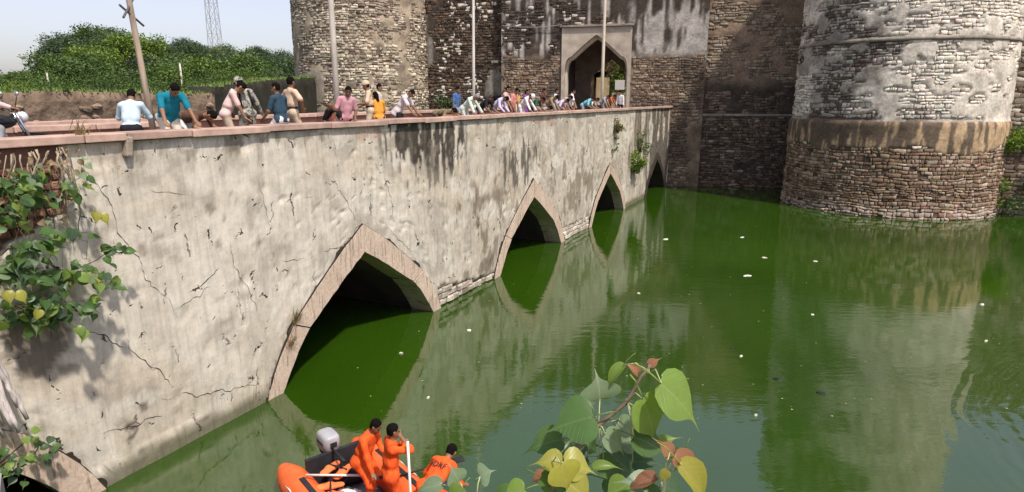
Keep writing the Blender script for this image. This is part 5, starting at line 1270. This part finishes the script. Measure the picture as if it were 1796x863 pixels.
def sack(r, g):
    up = g['up']
    for s in (-.1, .1): MB().tube([up(.44, s, .10), up(.50, s, 0), up(.42, s, -.13), up(.12, s * 1.2, -.14)], .018, 6).build('strap', C_['black'], r, True)
person('man in a camouflage jacket and cap with dark straps, seen from behind', on_deck(15.35, .85), hdg(65), C_['camo'], C_['camo'], pitch=8, roll=-6, head=(18, -30), hands=((-.30, .05, .95), (.40, .08, .78)), sleeve='full', cap=C_['camo'], extra=sack, height=1.72, hem=.18)
person('man in a dark navy shirt and white trousers sitting with his back to the water', B(15.82, .34, DK_), hdg(95), C_['navy'], C_['white'], pelvis=(0, 0, .80), pitch=4, head=(6, -20), hands=((-.20, .30, .82), (.20, .30, .82)), feet=((-.14, .52, .10), (.14, .52, .10)), hem=.09, height=1.74, bulk=1.05)
person('policeman in khaki with a dark belt standing hand on hip beside the navy shirt', on_deck(16.6, .80), hdg(-15), C_['khaki'], C_['khaki2'], pitch=2, head=(2, -12), hands=((-.26, .10, 1.00), (.25, .16, 1.02)), height=1.78, bulk=1.12, belt=belt_m, hem=-.08, elbow=(1, -.3, 0))
person('bearded man in a mauve shirt sitting sideways on the coping propped on one arm', B(17.9, .30, DK_), hdg(-120), C_['mauve'], C_['black'], pelvis=(0, .02, .80), pitch=12, roll=-4, head=(18, 8), hands=((-.18, .22, .74), (.34, .10, .72)), feet=((.42, -.22, .74), (.50, -.10, .72)), knee=(.4, .2, .6), hem=.12, skin=1)
person('woman in a coral sari sitting on the deck beyond the mauve shirt', on_deck(19.55, 2.1), hdg(-110), C_['coral'], C_['coral'], pelvis=(0, 0, .50), pitch=14, head=(20, 0), hands=((-.2, .3, .55), (.2, .32, .55)), feet=((-.14, .42, .07), (.14, .45, .07)), hair='long', flare=.03, hem=.25)
person('policeman in a beige uniform and cap with a dark belt facing the mauve shirt', on_deck(19.6, .85), hdg(130), C_['khaki'], C_['khaki2'], pitch=4, head=(8, 10), hands=((-.16, .32, 1.08), (.18, .30, 1.02)), height=1.72, belt=belt_m, hem=-.08, cap=C_['khaki2'])
person('person in an orange top sitting between the capped policeman and the white shirt', on_deck(20.1, .95), hdg(60), C_['orange'], C_['black'], pelvis=(0, 0, .70), pitch=12, head=(20, 0), hands=((-.1, .38, .75), (.14, .38, .75)), feet=((-.12, .42, .07), (.12, .42, .07)), hair='long')
lean(20.9, 'man in a pale lilac-white shirt propped straight-armed on the coping beside the orange top', cloth('lilac_white', (.58, .52, .54)), C_['black'], pitch=34, spread=.27, head=(26, 12), turn=18, hem=.18, flare=.02, sleeve='half')
lean(23.2, 'person in an olive shawl crouched over the coping near the bright bush', C_['olive'], C_['brown'], w=.9, pitch=80, spread=.22, hy=.60, hz=.70, pz=.74, sleeve='full', head=(0, 0))
lean(23.75, 'person under a pale green scarf crouched low at the coping', cloth('pale_green', (.42, .48, .30)), C_['olive'], w=1.15, pitch=78, spread=.22, hy=.66, hz=.72, pz=.72, sleeve='full', head=(0, 0), hairmat=m_greyhair)
lean(24.75, 'grey-haired man in a mint kurta bent over the coping below the thin pole', C_['mint'], C_['mint'], pitch=44, spread=.3, sleeve='full', hem=.45, flare=.05, hairmat=m_greyhair, head=(34, 0))
lean(25.9, 'person in black bending over the coping next to the mint kurta', C_['black'], C_['maroon'], pitch=52, head=(36, 0), spread=.22, sleeve='half', skin=1)
lean(26.25, 'person in a pale cream vest doubled forward between black and lavender shirts', C_['cream'], C_['grey'], w=1.1, pitch=66, head=(20, 0), spread=.2, hy=.7)
lean(26.95, 'man in a lavender shirt braced straight-armed over the coping', C_['lav'], C_['jean'], pitch=50, head=(40, 0), sleeve='full', spread=.22)
person('bearded man in a checked pink shirt standing above the bent onlookers', on_deck(27.9, .85), hdg(-80), C_['check'], C_['brown'], pitch=8, head=(16, 0), hands=((-.2, .36, .78), (.2, .36, .78)), height=1.78)
person('man in a salmon shirt standing behind the checked pink shirt', on_deck(28.9, 1.0), hdg(-100), C_['salmon'], C_['maroon'], pitch=14, head=(22, 0), height=1.68)
lean(29.4, 'man with a white scarf over his head braced over the coping', C_['white'], C_['white'], pitch=42, head=(34, 0), sleeve='full', hem=.35, flare=.03, cap=C_['white'], spread=.3)
lean(31.0, 'person in grey crouched low at the coping between white scarf and olive shirt', C_['grey'], C_['black'], pitch=78, pz=.70, hz=.70, hy=.6, spread=.2, sleeve='full', head=(0, 0))
lean(32.0, 'man in an olive brown shirt bent over the coping toward the gateway', cloth('olive_brown', (.25, .19, .12)), C_['brown'], pitch=46, head=(34, 10), sleeve='full')
lean(33.1, 'person in a pale violet top doubled over the coping beside the white t-shirt', cloth('pale_violet', (.52, .44, .56)), C_['grey'], pitch=64, head=(20, 0), spread=.24)
person('man in a maroon shirt standing behind the pale violet top', on_deck(34.0, 1.9), hdg(-85), C_['maroon'], C_['black'], pitch=6, head=(12, 0), height=1.70)
person('man in a white t-shirt and dark trousers standing with elbows out before the gateway', on_deck(35.2, .85), hdg(-70), C_['white'], C_['black'], pitch=6, head=(16, 0), hands=((-.36, .28, .80), (.36, .26, .80)), height=1.72, elbow=(1, -.3, .1))
person('person in a dark maroon kurta standing between white t-shirt and cyan shirt', on_deck(36.2, 1.3), hdg(-110), C_['maroon'], C_['maroon'], pitch=10, head=(20, 0), height=1.64, hem=.4, flare=.03)
lean(36.9, 'person in a cyan shirt bending over the coping near the metal pole', C_['cyan'], C_['grey'], pitch=58, head=(24, 0), spread=.22)
lean(38.0, 'person in black and white bending over the coping by the foot of the metal pole', C_['white'], C_['black'], pitch=60, head=(20, 0), spread=.24, w=.95)
person('man in a white shirt and dark trousers walking out of the gateway by the coping', on_deck(44.2, 1.0), hdg(170), C_['white'], C_['black'], pitch=10, head=(10, 0), feet=((-.1, -.18, .07), (.1, .26, .07)), sleeve='full')
person('person in dark red standing alone near the gateway end of the bridge', on_deck(47.5, 2.2), hdg(-160), C_['maroon'], C_['black'], pitch=3, head=(6, 0), height=1.66)

person('boy in a yellow t-shirt standing behind the white scarf', on_deck(30.3, 1.5), hdg(-95), cloth('yellow_tee', (.62, .47, .10)), C_['jean'], pitch=8, head=(18, 0), height=1.5)
lean(30.35, 'man in a dark green shirt bent over the coping beside the white scarf', cloth('dark_green', (.04, .09, .06)), C_['black'], pitch=56, head=(26, 0), spread=.22)
lean(33.75, 'man in a black and white checked shirt leaning beside the pale violet top', cloth('bw_check', (.50, .50, .50), .1, (.06, .06, .06)), C_['jean'], pitch=48, head=(30, 0), spread=.24)
person('man in a light blue shirt standing behind the white t-shirt', on_deck(36.4, 2.2), hdg(-80), C_['sky'], C_['jean'], pitch=4, head=(10, 0), height=1.74)
person('woman in a purple sari standing behind the olive brown shirt', on_deck(33.2, 2.4), hdg(-100), cloth('purple', (.20, .07, .22)), cloth('purple', (.20, .07, .22)), pitch=4, head=(12, 0), height=1.58, hair='long', hem=.4, flare=.04)
lean(39.6, 'man in a grey shirt leaning on the coping past the metal pole', C_['grey'], C_['black'], pitch=44, head=(30, 0))
lean(40.9, 'man in a rust shirt leaning on the coping before the gateway', cloth('rust', (.36, .12, .05)), C_['jean'], pitch=40, head=(28, 0))
person('man in a cream kurta standing beyond the orange top', on_deck(22.2, 2.6), hdg(-70), C_['cream'], C_['cream'], pitch=3, head=(8, 0), height=1.70, sleeve='full', hem=.45, flare=.03)
person('man in a blue shirt standing behind the mint kurta', on_deck(26.6, 2.3), hdg(-95), cloth('mid_blue', (.07, .14, .32)), C_['black'], pitch=6, head=(14, 0), height=1.66)

# ------------------------------------------------------------------ motorcycle and rider behind the coping at the bank end
m_blk = mat('black_paint', (.015, .015, .017), .35, .2, 5, spec=.5); m_rub = mat('tyre_rubber', (.02, .02, .02), .9, .2, 30); m_chr = mat('chrome', (.55, .55, .56), .25, .1, 5, metal=.9)
bike = empty('motorcycle', B(10.85, 1.75, DK_), BROT - R(8)); tag(bike, 'black motorcycle with round mirrors parked behind the coping at the bank end', 'motorcycle')
def wheel(x):
    b = MB(); b.tube([(x + .30 * math.cos(a), 0, .32 + .30 * math.sin(a)) for a in np.linspace(0, 2 * math.pi, 25)], .045, 8, cap=False); w = b.build('wheel', m_rub, bike, True)
    b = MB(); b.tube([(x + .25 * math.cos(a), 0, .32 + .25 * math.sin(a)) for a in np.linspace(0, 2 * math.pi, 25)], .014, 6, cap=False)
    for a in np.linspace(0, math.pi, 7)[:-1]: b.tube([(x - .25 * math.cos(a), 0, .32 - .25 * math.sin(a)), (x + .25 * math.cos(a), 0, .32 + .25 * math.sin(a))], .006, 4)
    b.tube([(x, -.06, .32), (x, .06, .32)], .05, 10); b.build('rim', m_chr, w, True)
wheel(-.62); wheel(.64)
MB().ball((.12, 0, .86), (.30, .15, .13), 14, 8).build('fuel_tank', m_blk, bike, True)
MB().box((-.38, 0, .84), (.68, .24, .10), bev=.04).build('seat', mat('seat_vinyl', (.02, .018, .018), .6, .2), bike, True)
MB().box((.05, 0, .50), (.36, .26, .34), bev=.05).build('engine', mat('engine_alloy', (.22, .22, .23), .45, .3, 9, metal=.6), bike)
MB().tube([(-.1, .16, .36), (-.45, .17, .38), (-.85, .17, .46)], [.03, .045, .05], 9).build('exhaust', m_chr, bike, True)
for s in (-1, 1):
    MB().tube([(.64, .075 * s, .32), (.50, .07 * s, .72), (.40, .06 * s, 1.0)], .022, 7).build('fork_leg', m_chr, bike, True)
    MB().tube([(.38, .05 * s, 1.03), (.36, .20 * s, 1.08), (.26, .36 * s, 1.06)], .014, 7).build('handlebar', m_blk, bike, True)
    st = MB().tube([(.34, .24 * s, 1.08), (.36, .30 * s, 1.22), (.36, .33 * s, 1.27)], .007, 6).build('mirror_stalk', m_blk, bike, True)
    MB().ball((.36, .35 * s, 1.32), (.03, .065, .045), 10, 6).build('mirror', m_chr, st, True)
MB().ball((.50, 0, .93), (.09, .10, .10), 12, 8).build('headlight', mat('lamp_glass', (.6, .6, .62), .15, .05), bike, True)
MB().box((.62, 0, .66), (.42, .10, .025), Matrix.Rotation(.1, 3, 'Y'), .01).build('front_mudguard', m_blk, bike)
MB().box((-.72, 0, .70), (.40, .14, .03), Matrix.Rotation(-.35, 3, 'Y'), .01).build('rear_mudguard', m_blk, bike)
MB().tube([(.38, 0, .98), (.1, 0, .66), (-.35, 0, .70), (-.62, 0, .34)], .03, 7).build('frame', m_blk, bike, True)
MB().tube([(-.05, .1, .36), (-.08, .26, .02)], .012, 6).build('side_stand', m_blk, bike)
person('rider in a pale pink shirt astride the black motorcycle', B(10.85 - .28, 1.75 + .04, DK_), BROT - R(8) - math.pi / 2, cloth('rider_pink', (.60, .48, .46)), C_['grey'], pelvis=(0, 0, .93), pitch=14, head=(8, 0), hands=((-.34, .53, 1.10), (.34, .53, 1.10)), feet=((-.30, .30, .34), (.30, .30, .34)), knee=(0, 1, .5), sleeve='full')

# ------------------------------------------------------------------ poles, wire, mast
m_wood = mat('weathered_pole', (.36, .29, .22), .9, .35, 3, .01, stretch=(4, 4, .5)); m_steel = mat('painted_pole', (.50, .45, .40), .6, .2, 2, .004, stretch=(3, 3, .6))
def pole(name, label, loc, h, r0, r1, m, lean_=(0, 0), arms=()):
    root = empty(name, loc, BROT); tag(root, label, 'pole')
    pts = [(lean_[0] * t, lean_[1] * t, h * t) for t in (0, .35, .7, 1)]; MB().tube(pts, [r0 + (r1 - r0) * t for t in (0, .35, .7, 1)], 10).build('shaft', m, root, True)
    MB().box((0, 0, .04), (r0 * 4, r0 * 4, .08), bev=.01).build('foot', mat('old_cement', (.30, .25, .19)), root)
    for (z, l, a, tl) in arms:
        f = z / h; c = (lean_[0] * f, lean_[1] * f, z); d = Vector((math.cos(a) * l / 2, math.sin(a) * l / 2, tl * l / 2)); b = MB(); b.tube([Vector(c) - d, Vector(c) + d], .022, 6); b.build('cross_arm', mat('iron_arm', (.10, .095, .09), .7, .2), root)
    return root
pole('utility_pole', 'weathered leaning pole with crossed iron arms behind the teal t-shirt', on_deck(14.0, 2.1), 5.2, .066, .048, m_wood, (-.32, 0), ((3.06, .75, .6, .75), (2.86, .6, .3, -.55)))
pole('lamp_pole', 'thick painted pole rising behind the mauve shirt', on_deck(19.0, 1.5), 8.0, .085, .07, m_steel)
pole('lamp_pole', 'slim white pole rising behind the mint kurta', on_deck(26.4, 1.4), 8.0, .055, .045, mat('white_pole', (.66, .62, .57), .6, .12, 2), (.15, .0))
pole('lamp_pole', 'cream pole in front of the gateway arch', on_deck(42.0, 1.5), 9.5, .095, .085, mat('cream_pole', (.62, .53, .42), .6, .15, 2))
b0 = Vector((CO[0] + CD[0] * -13 + CN[0] * .12, CO[1] + CD[1] * -13 + CN[1] * .12, 12.15)); b1 = Vector((CO[0] + CD[0] * -8.2 + CN[0] * .25, CO[1] + CD[1] * -8.2 + CN[1] * .25, 12.05))
tag(MB().tube([b0.lerp(b1, t) - Vector((0, 0, .16 * 4 * t * (1 - t))) for t in np.linspace(0, 1, 9)], .02, 5).build('cable', mat('grey_cable', (.30, .30, .30), .6, .1)), 'thin grey cable slung along the fort wall to the gateway top', 'cable')
for (x, y, h, lab) in ((-41.5, 58, 3.6, 'short pale post in the scrub far from the fort'), (-27.5, 54, 4.2, 'slim grey post in the scrub behind the teal t-shirt')):
    root = empty('field_post', (x, y, 5.2)); tag(root, lab, 'post'); MB().tube([(0, 0, 0), (0, 0, h)], [.09, .07], 8).build('shaft', m_steel, root, True); MB().box((0, 0, h + .02), (.15, .15, .05), bev=.01).build('cap', m_steel, root)
def lattice(label, x, y, zb, h, w0, w1):
    root = empty('telecom_mast', (x, y, zb)); tag(root, label, 'mast'); m = mat('mast_steel', (.36, .38, .42), .7, .15, 3)
    cn = [(-1, -1), (1, -1), (1, 1), (-1, 1)]; L = 12
    P = lambda i, z: Vector((cn[i % 4][0] * (w0 + (w1 - w0) * z / h), cn[i % 4][1] * (w0 + (w1 - w0) * z / h), z))
    for i in range(4): MB().tube([P(i, 0), P(i, h)], .11, 5).build('leg', m, root)
    b = MB()
    for k in range(L):
        z0, z1 = h * k / L, h * (k + 1) / L
        for i in range(4): b.tube([P(i, z0), P(i + 1, z1)], .05, 4); b.tube([P(i + 1, z0), P(i, z1)], .05, 4); b.tube([P(i, z1), P(i + 1, z1)], .05, 4)
    b.build('bracing', m, root)
    for (z, a, k) in ((h * .62, 0, 1), (h * .70, 2.1, 1), (h * .83, 4.2, 1), (h * .9, 1, 1)):
        MB().tube([(0, 0, 0), (math.cos(a) * .35, math.sin(a) * .35, 0)], [.7, .6], 12).build('dish', mat('dish_white', (.62, .62, .62), .5, .1), root, loc=(math.cos(a) * 1.1, math.sin(a) * 1.1, z))
lattice('tall lattice telecom mast with dishes on the wooded hill', -79.5, 176, 8.0, 46, 1.5, .8)
# ------------------------------------------------------------------ rescue boat
BH = Vector((.63, -.77, 0)).normalized(); BS = Vector((-BH.y, BH.x, 0)) * -1
BS = Vector((.77, .63, 0)).normalized()                 # starboard -> towards the far water
bo = Vector((-3.48, 10.22, 0)); BRZ = math.atan2(BH.y, BH.x)
boat = empty('inflatable_boat', bo, BRZ)                # local x forward, local y = -BS side
tag(boat, 'orange inflatable rescue boat with outboard motor floating beside the bridge', 'boat')
def tube_mat():
    m, t, p = new_mat('orange_hypalon'); v = objvec(t)
    c = ramp(t, noise(t, v, 3, 5, .6), [(.3, (.72, .105, .022)), (.7, (.88, .165, .040))]); c = mix(t, ramp(t, noise(t, v, 11, 4), [(.62, 0), (.72, .35)]), c, (.45, .12, .05))
    t.links.new(c, p.inputs['Base Color']); p.inputs['Roughness'].default_value = .48; t.links.new(bump(t, noise(t, v, 26, 4), .4, .004), p.inputs['Normal']); return m
m_tube = tube_mat(); m_dk = mat('boat_dark', (.022, .022, .026), .6, .3, 6); m_wht = mat('white_shaft', (.72, .70, .67), .5, .08, 6); m_gr = mat('boat_grey', (.16, .16, .17), .7, .3, 6)
path, rad = [], []
for x in (-.05, .06, .2, .42, .62): path.append((x, -.68, .30)); rad.append(.06 + .20 * min(1, (x + .05) / .55) ** .7)
for x in (1.2, 2.0, 2.8, 3.3): path.append((x, -.68, .30)); rad.append(.265)
for a in np.linspace(-70, 70, 9): path.append((3.55 + .68 * math.cos(R(a)) * 1.15, .68 * math.sin(R(a)), .30 + .22 * math.cos(R(a)))); rad.append(.262)
path += [(x, -y, z) for (x, y, z) in path[8::-1]]; rad += rad[8::-1]
MB().tube(path, rad, 18).build('hull_tube', m_tube, boat, True)
for s in (-1, 1):
    MB().tube([(x, s * .68 + s * .262 * math.cos(R(35)), .30 + .265 * math.sin(R(35)) + (.0 if k % 2 else -.03)) for k, x in enumerate(np.linspace(.7, 3.4, 13))], .013, 6).build('grab_line', m_wht, boat, True)
    MB().box((2.0, s * .68, .565), (2.2, .09, .02), bev=.008).build('rub_strake', m_dk, boat)
MB().box((1.95, 0, .12), (2.9, .95, .06), bev=.01).build('floor_board', m_gr, boat)
MB().box((.62, 0, .42), (.07, 1.0, .52), bev=.015).build('transom', m_dk, boat)
MB().box((2.35, 0, .42), (.24, 1.0, .05), bev=.015).build('thwart', m_gr, boat)
# outboard: lofted cowling on a leg, tiller
def loft(secs, n=16, pw=3.2):
    b = MB(); V, F = [], []
    for (cx, cz, lx, ly) in secs:
        for k in range(n):
            a = 2 * math.pi * k / n; c, s = math.cos(a), math.sin(a); rr_ = (abs(c) ** pw + abs(s) ** pw) ** (-1 / pw); V.append((cx + lx * c * rr_, ly * s * rr_, cz))
    for j in range(len(secs) - 1):
        for k in range(n): F.append((j * n + k, j * n + (k + 1) % n, (j + 1) * n + (k + 1) % n, (j + 1) * n + k))
    F += [tuple(reversed(range(n))), tuple((len(secs) - 1) * n + k for k in range(n))]; return b.add(V, F)
mt = loft([(.40, .64, .205, .135), (.40, .66, .23, .15), (.41, .80, .24, .155), (.42, .885, .228, .148), (.43, .92, .205, .13), (.44, .937, .165, .105)], 20, 4.5).build('outboard_motor', mat('motor_silver', (.36, .36, .39), .4, .15, 4, spec=.4), boat, True)
loft([(.40, .50, .15, .10), (.40, .57, .20, .13), (.40, .642, .207, .137)]).build('lower_cowl', m_dk, mt, True)
MB().box((.36, 0, .30), (.15, .10, .85), bev=.03).build('engine_leg', m_dk, mt); MB().box((.56, 0, .56), (.16, .22, .20), bev=.03).build('clamp', m_dk, mt)
MB().tube([(.62, -.02, .72), (.95, -.05, .76), (1.25, -.08, .80)], [.022, .02, .028], 8).build('tiller', m_dk, mt, True)
for s in (-1, 1): MB().box((.42, 0.155 * s, .79), (.26, .006, .06), bev=.002).build('side_stripe', mat('motor_stripe', (.06, .06, .07), .5, .1), mt)
MB().box((.172, 0, .79), (.008, .10, .10), bev=.002).build('badge', m_dk, mt); MB().box((.652, .0, .79), (.008, .12, .09), bev=.002).build('badge', m_dk, mt)
def bt(x, y, z): return boat.matrix_basis @ Vector((x, y, z)) if False else bo + BH * x + Vector((-BH.y, BH.x, 0)) * -y + Vector((0, 0, z))
# gear
def vest(label, loc, rz, m):
    r = empty('life_jacket', loc, rz); tag(r, label, 'life jacket', None)
    for s in (-1, 1): organic('foam_panel', [((.13 * s, -.16, .05), (.13 * s, .16, .05), .075, .06, ((0, 0, 1), 1.7)), ((.13 * s, -.02, .06), (.10 * s, .02, .06), .08, .07, ((0, 0, 1), 1.6))], .015, .03, m, r, wr=.03, seed=5)
    MB().tube([(-.2, 0, .10), (0, 0, .115), (.2, 0, .10)], .016, 6).build('strap', m_dk, r, True)
lj = mat('jacket_orange', (.85, .20, .06), .7, .15, 8, .004); vest('orange life jacket lying on the dark bags behind the outboard motor', bt(1.02, .12, .50), BRZ + .5, lj); vest('orange life jacket lying by the white paddle in the boat', bt(1.45, .42, .46), BRZ - .4, lj)
def bag(label, loc, dims, m, rz, seed):
    r = empty('kit_bag', loc, rz); tag(r, label, 'bag'); organic('bag_body', [((-dims[0], 0, dims[2]), (dims[0], 0, dims[2]), dims[1], dims[1] * .9, ((0, 0, 1), dims[1] / dims[2]))], .02, .03, m, r, wr=.06, seed=seed); MB().tube([(-.1, 0, dims[2] * 1.9), (0, 0, dims[2] * 2.3), (.1, 0, dims[2] * 1.9)], .012, 6).build('handle', m_dk, r, True)
bag('black kit bag against the transom of the orange boat', bt(.95, -.10, .16), (.16, .20, .15), cloth('bag_black', (.02, .02, .024)), BRZ + 1.2, 1)
bag('dark blue kit bag beside the port tube of the orange boat', bt(1.2, .38, .16), (.15, .17, .12), cloth('bag_blue', (.03, .035, .06)), BRZ, 2)
bag('pink and red plastic bag on the floor of the orange boat', bt(1.62, .22, .16), (.10, .15, .12), cloth('bag_pink', (.62, .14, .17), .3), BRZ + .4, 3)
bag('small white sack beside the red bag in the boat', bt(1.42, .12, .16), (.08, .12, .12), C_['white'], BRZ + .9, 4)
def stick(name, label, a, b_, r, m, blade=None):
    a, b_ = Vector(a), Vector(b_); root = empty(name, a); tag(root, label, 'pole' if blade is None else 'paddle'); MB().tube([(0, 0, 0), (b_ - a) * .5, b_ - a], r, 8).build('shaft', m, root, True)
    if blade is not None:
        d = (b_ - a).normalized(); M = d.to_track_quat('X', 'Z').to_matrix(); MB().box(tuple(b_ - a + d * .16), (.40, .16, .022), M, .01).build('blade', blade, root)
    return root
stick('paddle', 'white paddle lying across the gear in the boat', bt(.95, .62, .62), bt(1.62, -.18, .62), .019, m_wht, m_dk)
HP = bt(2.40, -.46, 0) + Vector((.03, -.24, 0))
stick('boat_hook', 'long white pole held upright by the standing rescuer', (HP.x + .10, HP.y - .32, .16), (HP.x + .03, HP.y - .05, 1.66), .020, m_wht)
stick('oar', 'black oar resting on the starboard tube of the orange boat', bt(1.9, -.55, .60), bt(2.15, -1.25, .66), .016, m_dk, m_dk)
RG = 'rescuers in the orange boat'
def rescuer(label, x, y, face, **k):
    return person(label, bt(x, y, .152) + Vector((.03, -.24, 0)), face, C_['rescue'], C_['rescue'], group=RG, sleeve='full', hem=.13, suit=True, **k)
# standing rescuer: turned to the right, hand to his mouth on the pole
rescuer('rescuer in orange overalls standing in the boat with one hand at his face', 2.16, -.30, R(-70), pitch=3, head=(8, -5), hands=((-.10, .22, 1.30), (.02, .17, 1.50)), height=1.72, elbow=(.6, -.1, -.8))
rescuer('rescuer in orange standing close behind the one with a hand at his face', 1.38, -.22, R(-115), pitch=20, roll=-6, head=(10, -10), pelvis=(0, -.02, .80), hands=((-.24, .24, .84), (.20, .34, .72)), feet=((-.15, -.05, .07), (.15, .15, .07)), height=1.70)
def back_print(r, g):
    cu = bpy.data.curves.new('lettering', 'FONT'); cu.body = 'SDRF'; cu.size = .135; cu.align_x = 'CENTER'; cu.align_y = 'CENTER'; cu.extrude = .002
    tmp = bpy.data.objects.new('lettering', cu); COL.objects.link(tmp); bpy.context.view_layer.update()
    me = bpy.data.meshes.new_from_object(tmp.evaluated_get(bpy.context.evaluated_depsgraph_get())); bpy.data.objects.remove(tmp)
    me.materials.clear(); me.materials.append(mat('print_navy', (.02, .018, .03), .8, .1)); o = bpy.data.objects.new('lettering', me); link(o, r)
    c = Vector(g['up'](.33, 0, -.128)); x = Vector(g['side']); z = -Vector(g['fwd']); y = z.cross(x)
    o.matrix_local = Matrix.Translation(c) @ Matrix((x, y, z)).transposed().to_4x4()
rescuer('rescuer in orange with printed back bending over the side of the boat', 2.42, -.98, R(-32), pelvis=(0, -.22, .62), pitch=62, head=(-14, 0), hands=((-.22, .30, .44), (.24, .34, .42)), feet=((-.16, -.40, .30), (.16, -.36, .30)), extra=back_print, height=1.70, knee=(0, 1, -.2))

# ------------------------------------------------------------------ things afloat
lrg = random.Random(9)
m_lit = mat('litter_white', (.66, .64, .58), .7, .15, 20); m_litd = mat('litter_dark', (.02, .025, .02), .6, .2, 20); m_alg = mat('algae_fleck', (.30, .36, .12), .8, .2, 20)
def scrap(x, y, s, m, label, group):
    n = 8; V = []; th = lrg.uniform(.012, .03)
    for z in (-.01, th):
        for k in range(n):
            a = 6.283 * k / n; r_ = s * lrg.uniform(.6, 1.1) * (1 if z < 0 else .8); V.append((r_ * math.cos(a) * 1.4, r_ * math.sin(a) * .7, z + lrg.uniform(0, .012)))
    F = [tuple(range(n - 1, -1, -1)), tuple(range(n, 2 * n))] + [(k, (k + 1) % n, n + (k + 1) % n, n + k) for k in range(n)]
    o = mesh_obj('floating_scrap', V, F, m, loc=(x, y, .004)); o.rotation_euler = (0, 0, lrg.uniform(-.5, .5)); tag(o, label, 'litter', group)
for (x, y, s) in ((7.38, 29.35, .13), (10.70, 25.81, .10), (8.95, 23.0, .14), (15.39, 19.56, .07), (-2.94, 15.55, .05), (-1.26, 17.23, .06), (6.02, 15.36, .04), (12.6, 25.2, .08), (9.4, 18.6, .05), (4.4, 20.8, .05), (13.2, 16.4, .05), (2.6, 12.9, .04), (5.2, 12.2, .035), (11.2, 29.8, .09), (-1.9, 13.0, .03)):
    scrap(x, y, s, m_lit, 'small white scrap of litter floating on the green water', 'white scraps afloat')
for (x, y, s) in ((6.42, 13.99, .10), (7.10, 13.24, .09), (6.0, 15.9, .06)): scrap(x, y, s, m_litd, 'dark clump of weed floating on the green water', 'dark clumps afloat')
rng = np.random.default_rng(77); k = 260; X = np.stack([rng.uniform(-4, 22, k), 12 + 22 * rng.random(k) ** 1.3, np.full(k, .006)], 1)
X = X[((X[:, 0] - P0.x) * N.x + X[:, 1] * N.y) > .6]; k = len(X); sz = rng.uniform(.012, .035, k); an = rng.uniform(0, 6.28, (k, 1)) + np.array([[0, 2.1, 4.2]])
V = (X[:, None] + np.stack([np.cos(an) * sz[:, None], np.sin(an) * sz[:, None], np.zeros_like(an)], -1)).reshape(-1, 3)
tag(mesh_obj('algae_flecks', V, np.arange(3 * k).reshape(k, 3), m_alg), 'tiny pale flecks of algae scattered over the moat', 'algae', None, 'stuff')
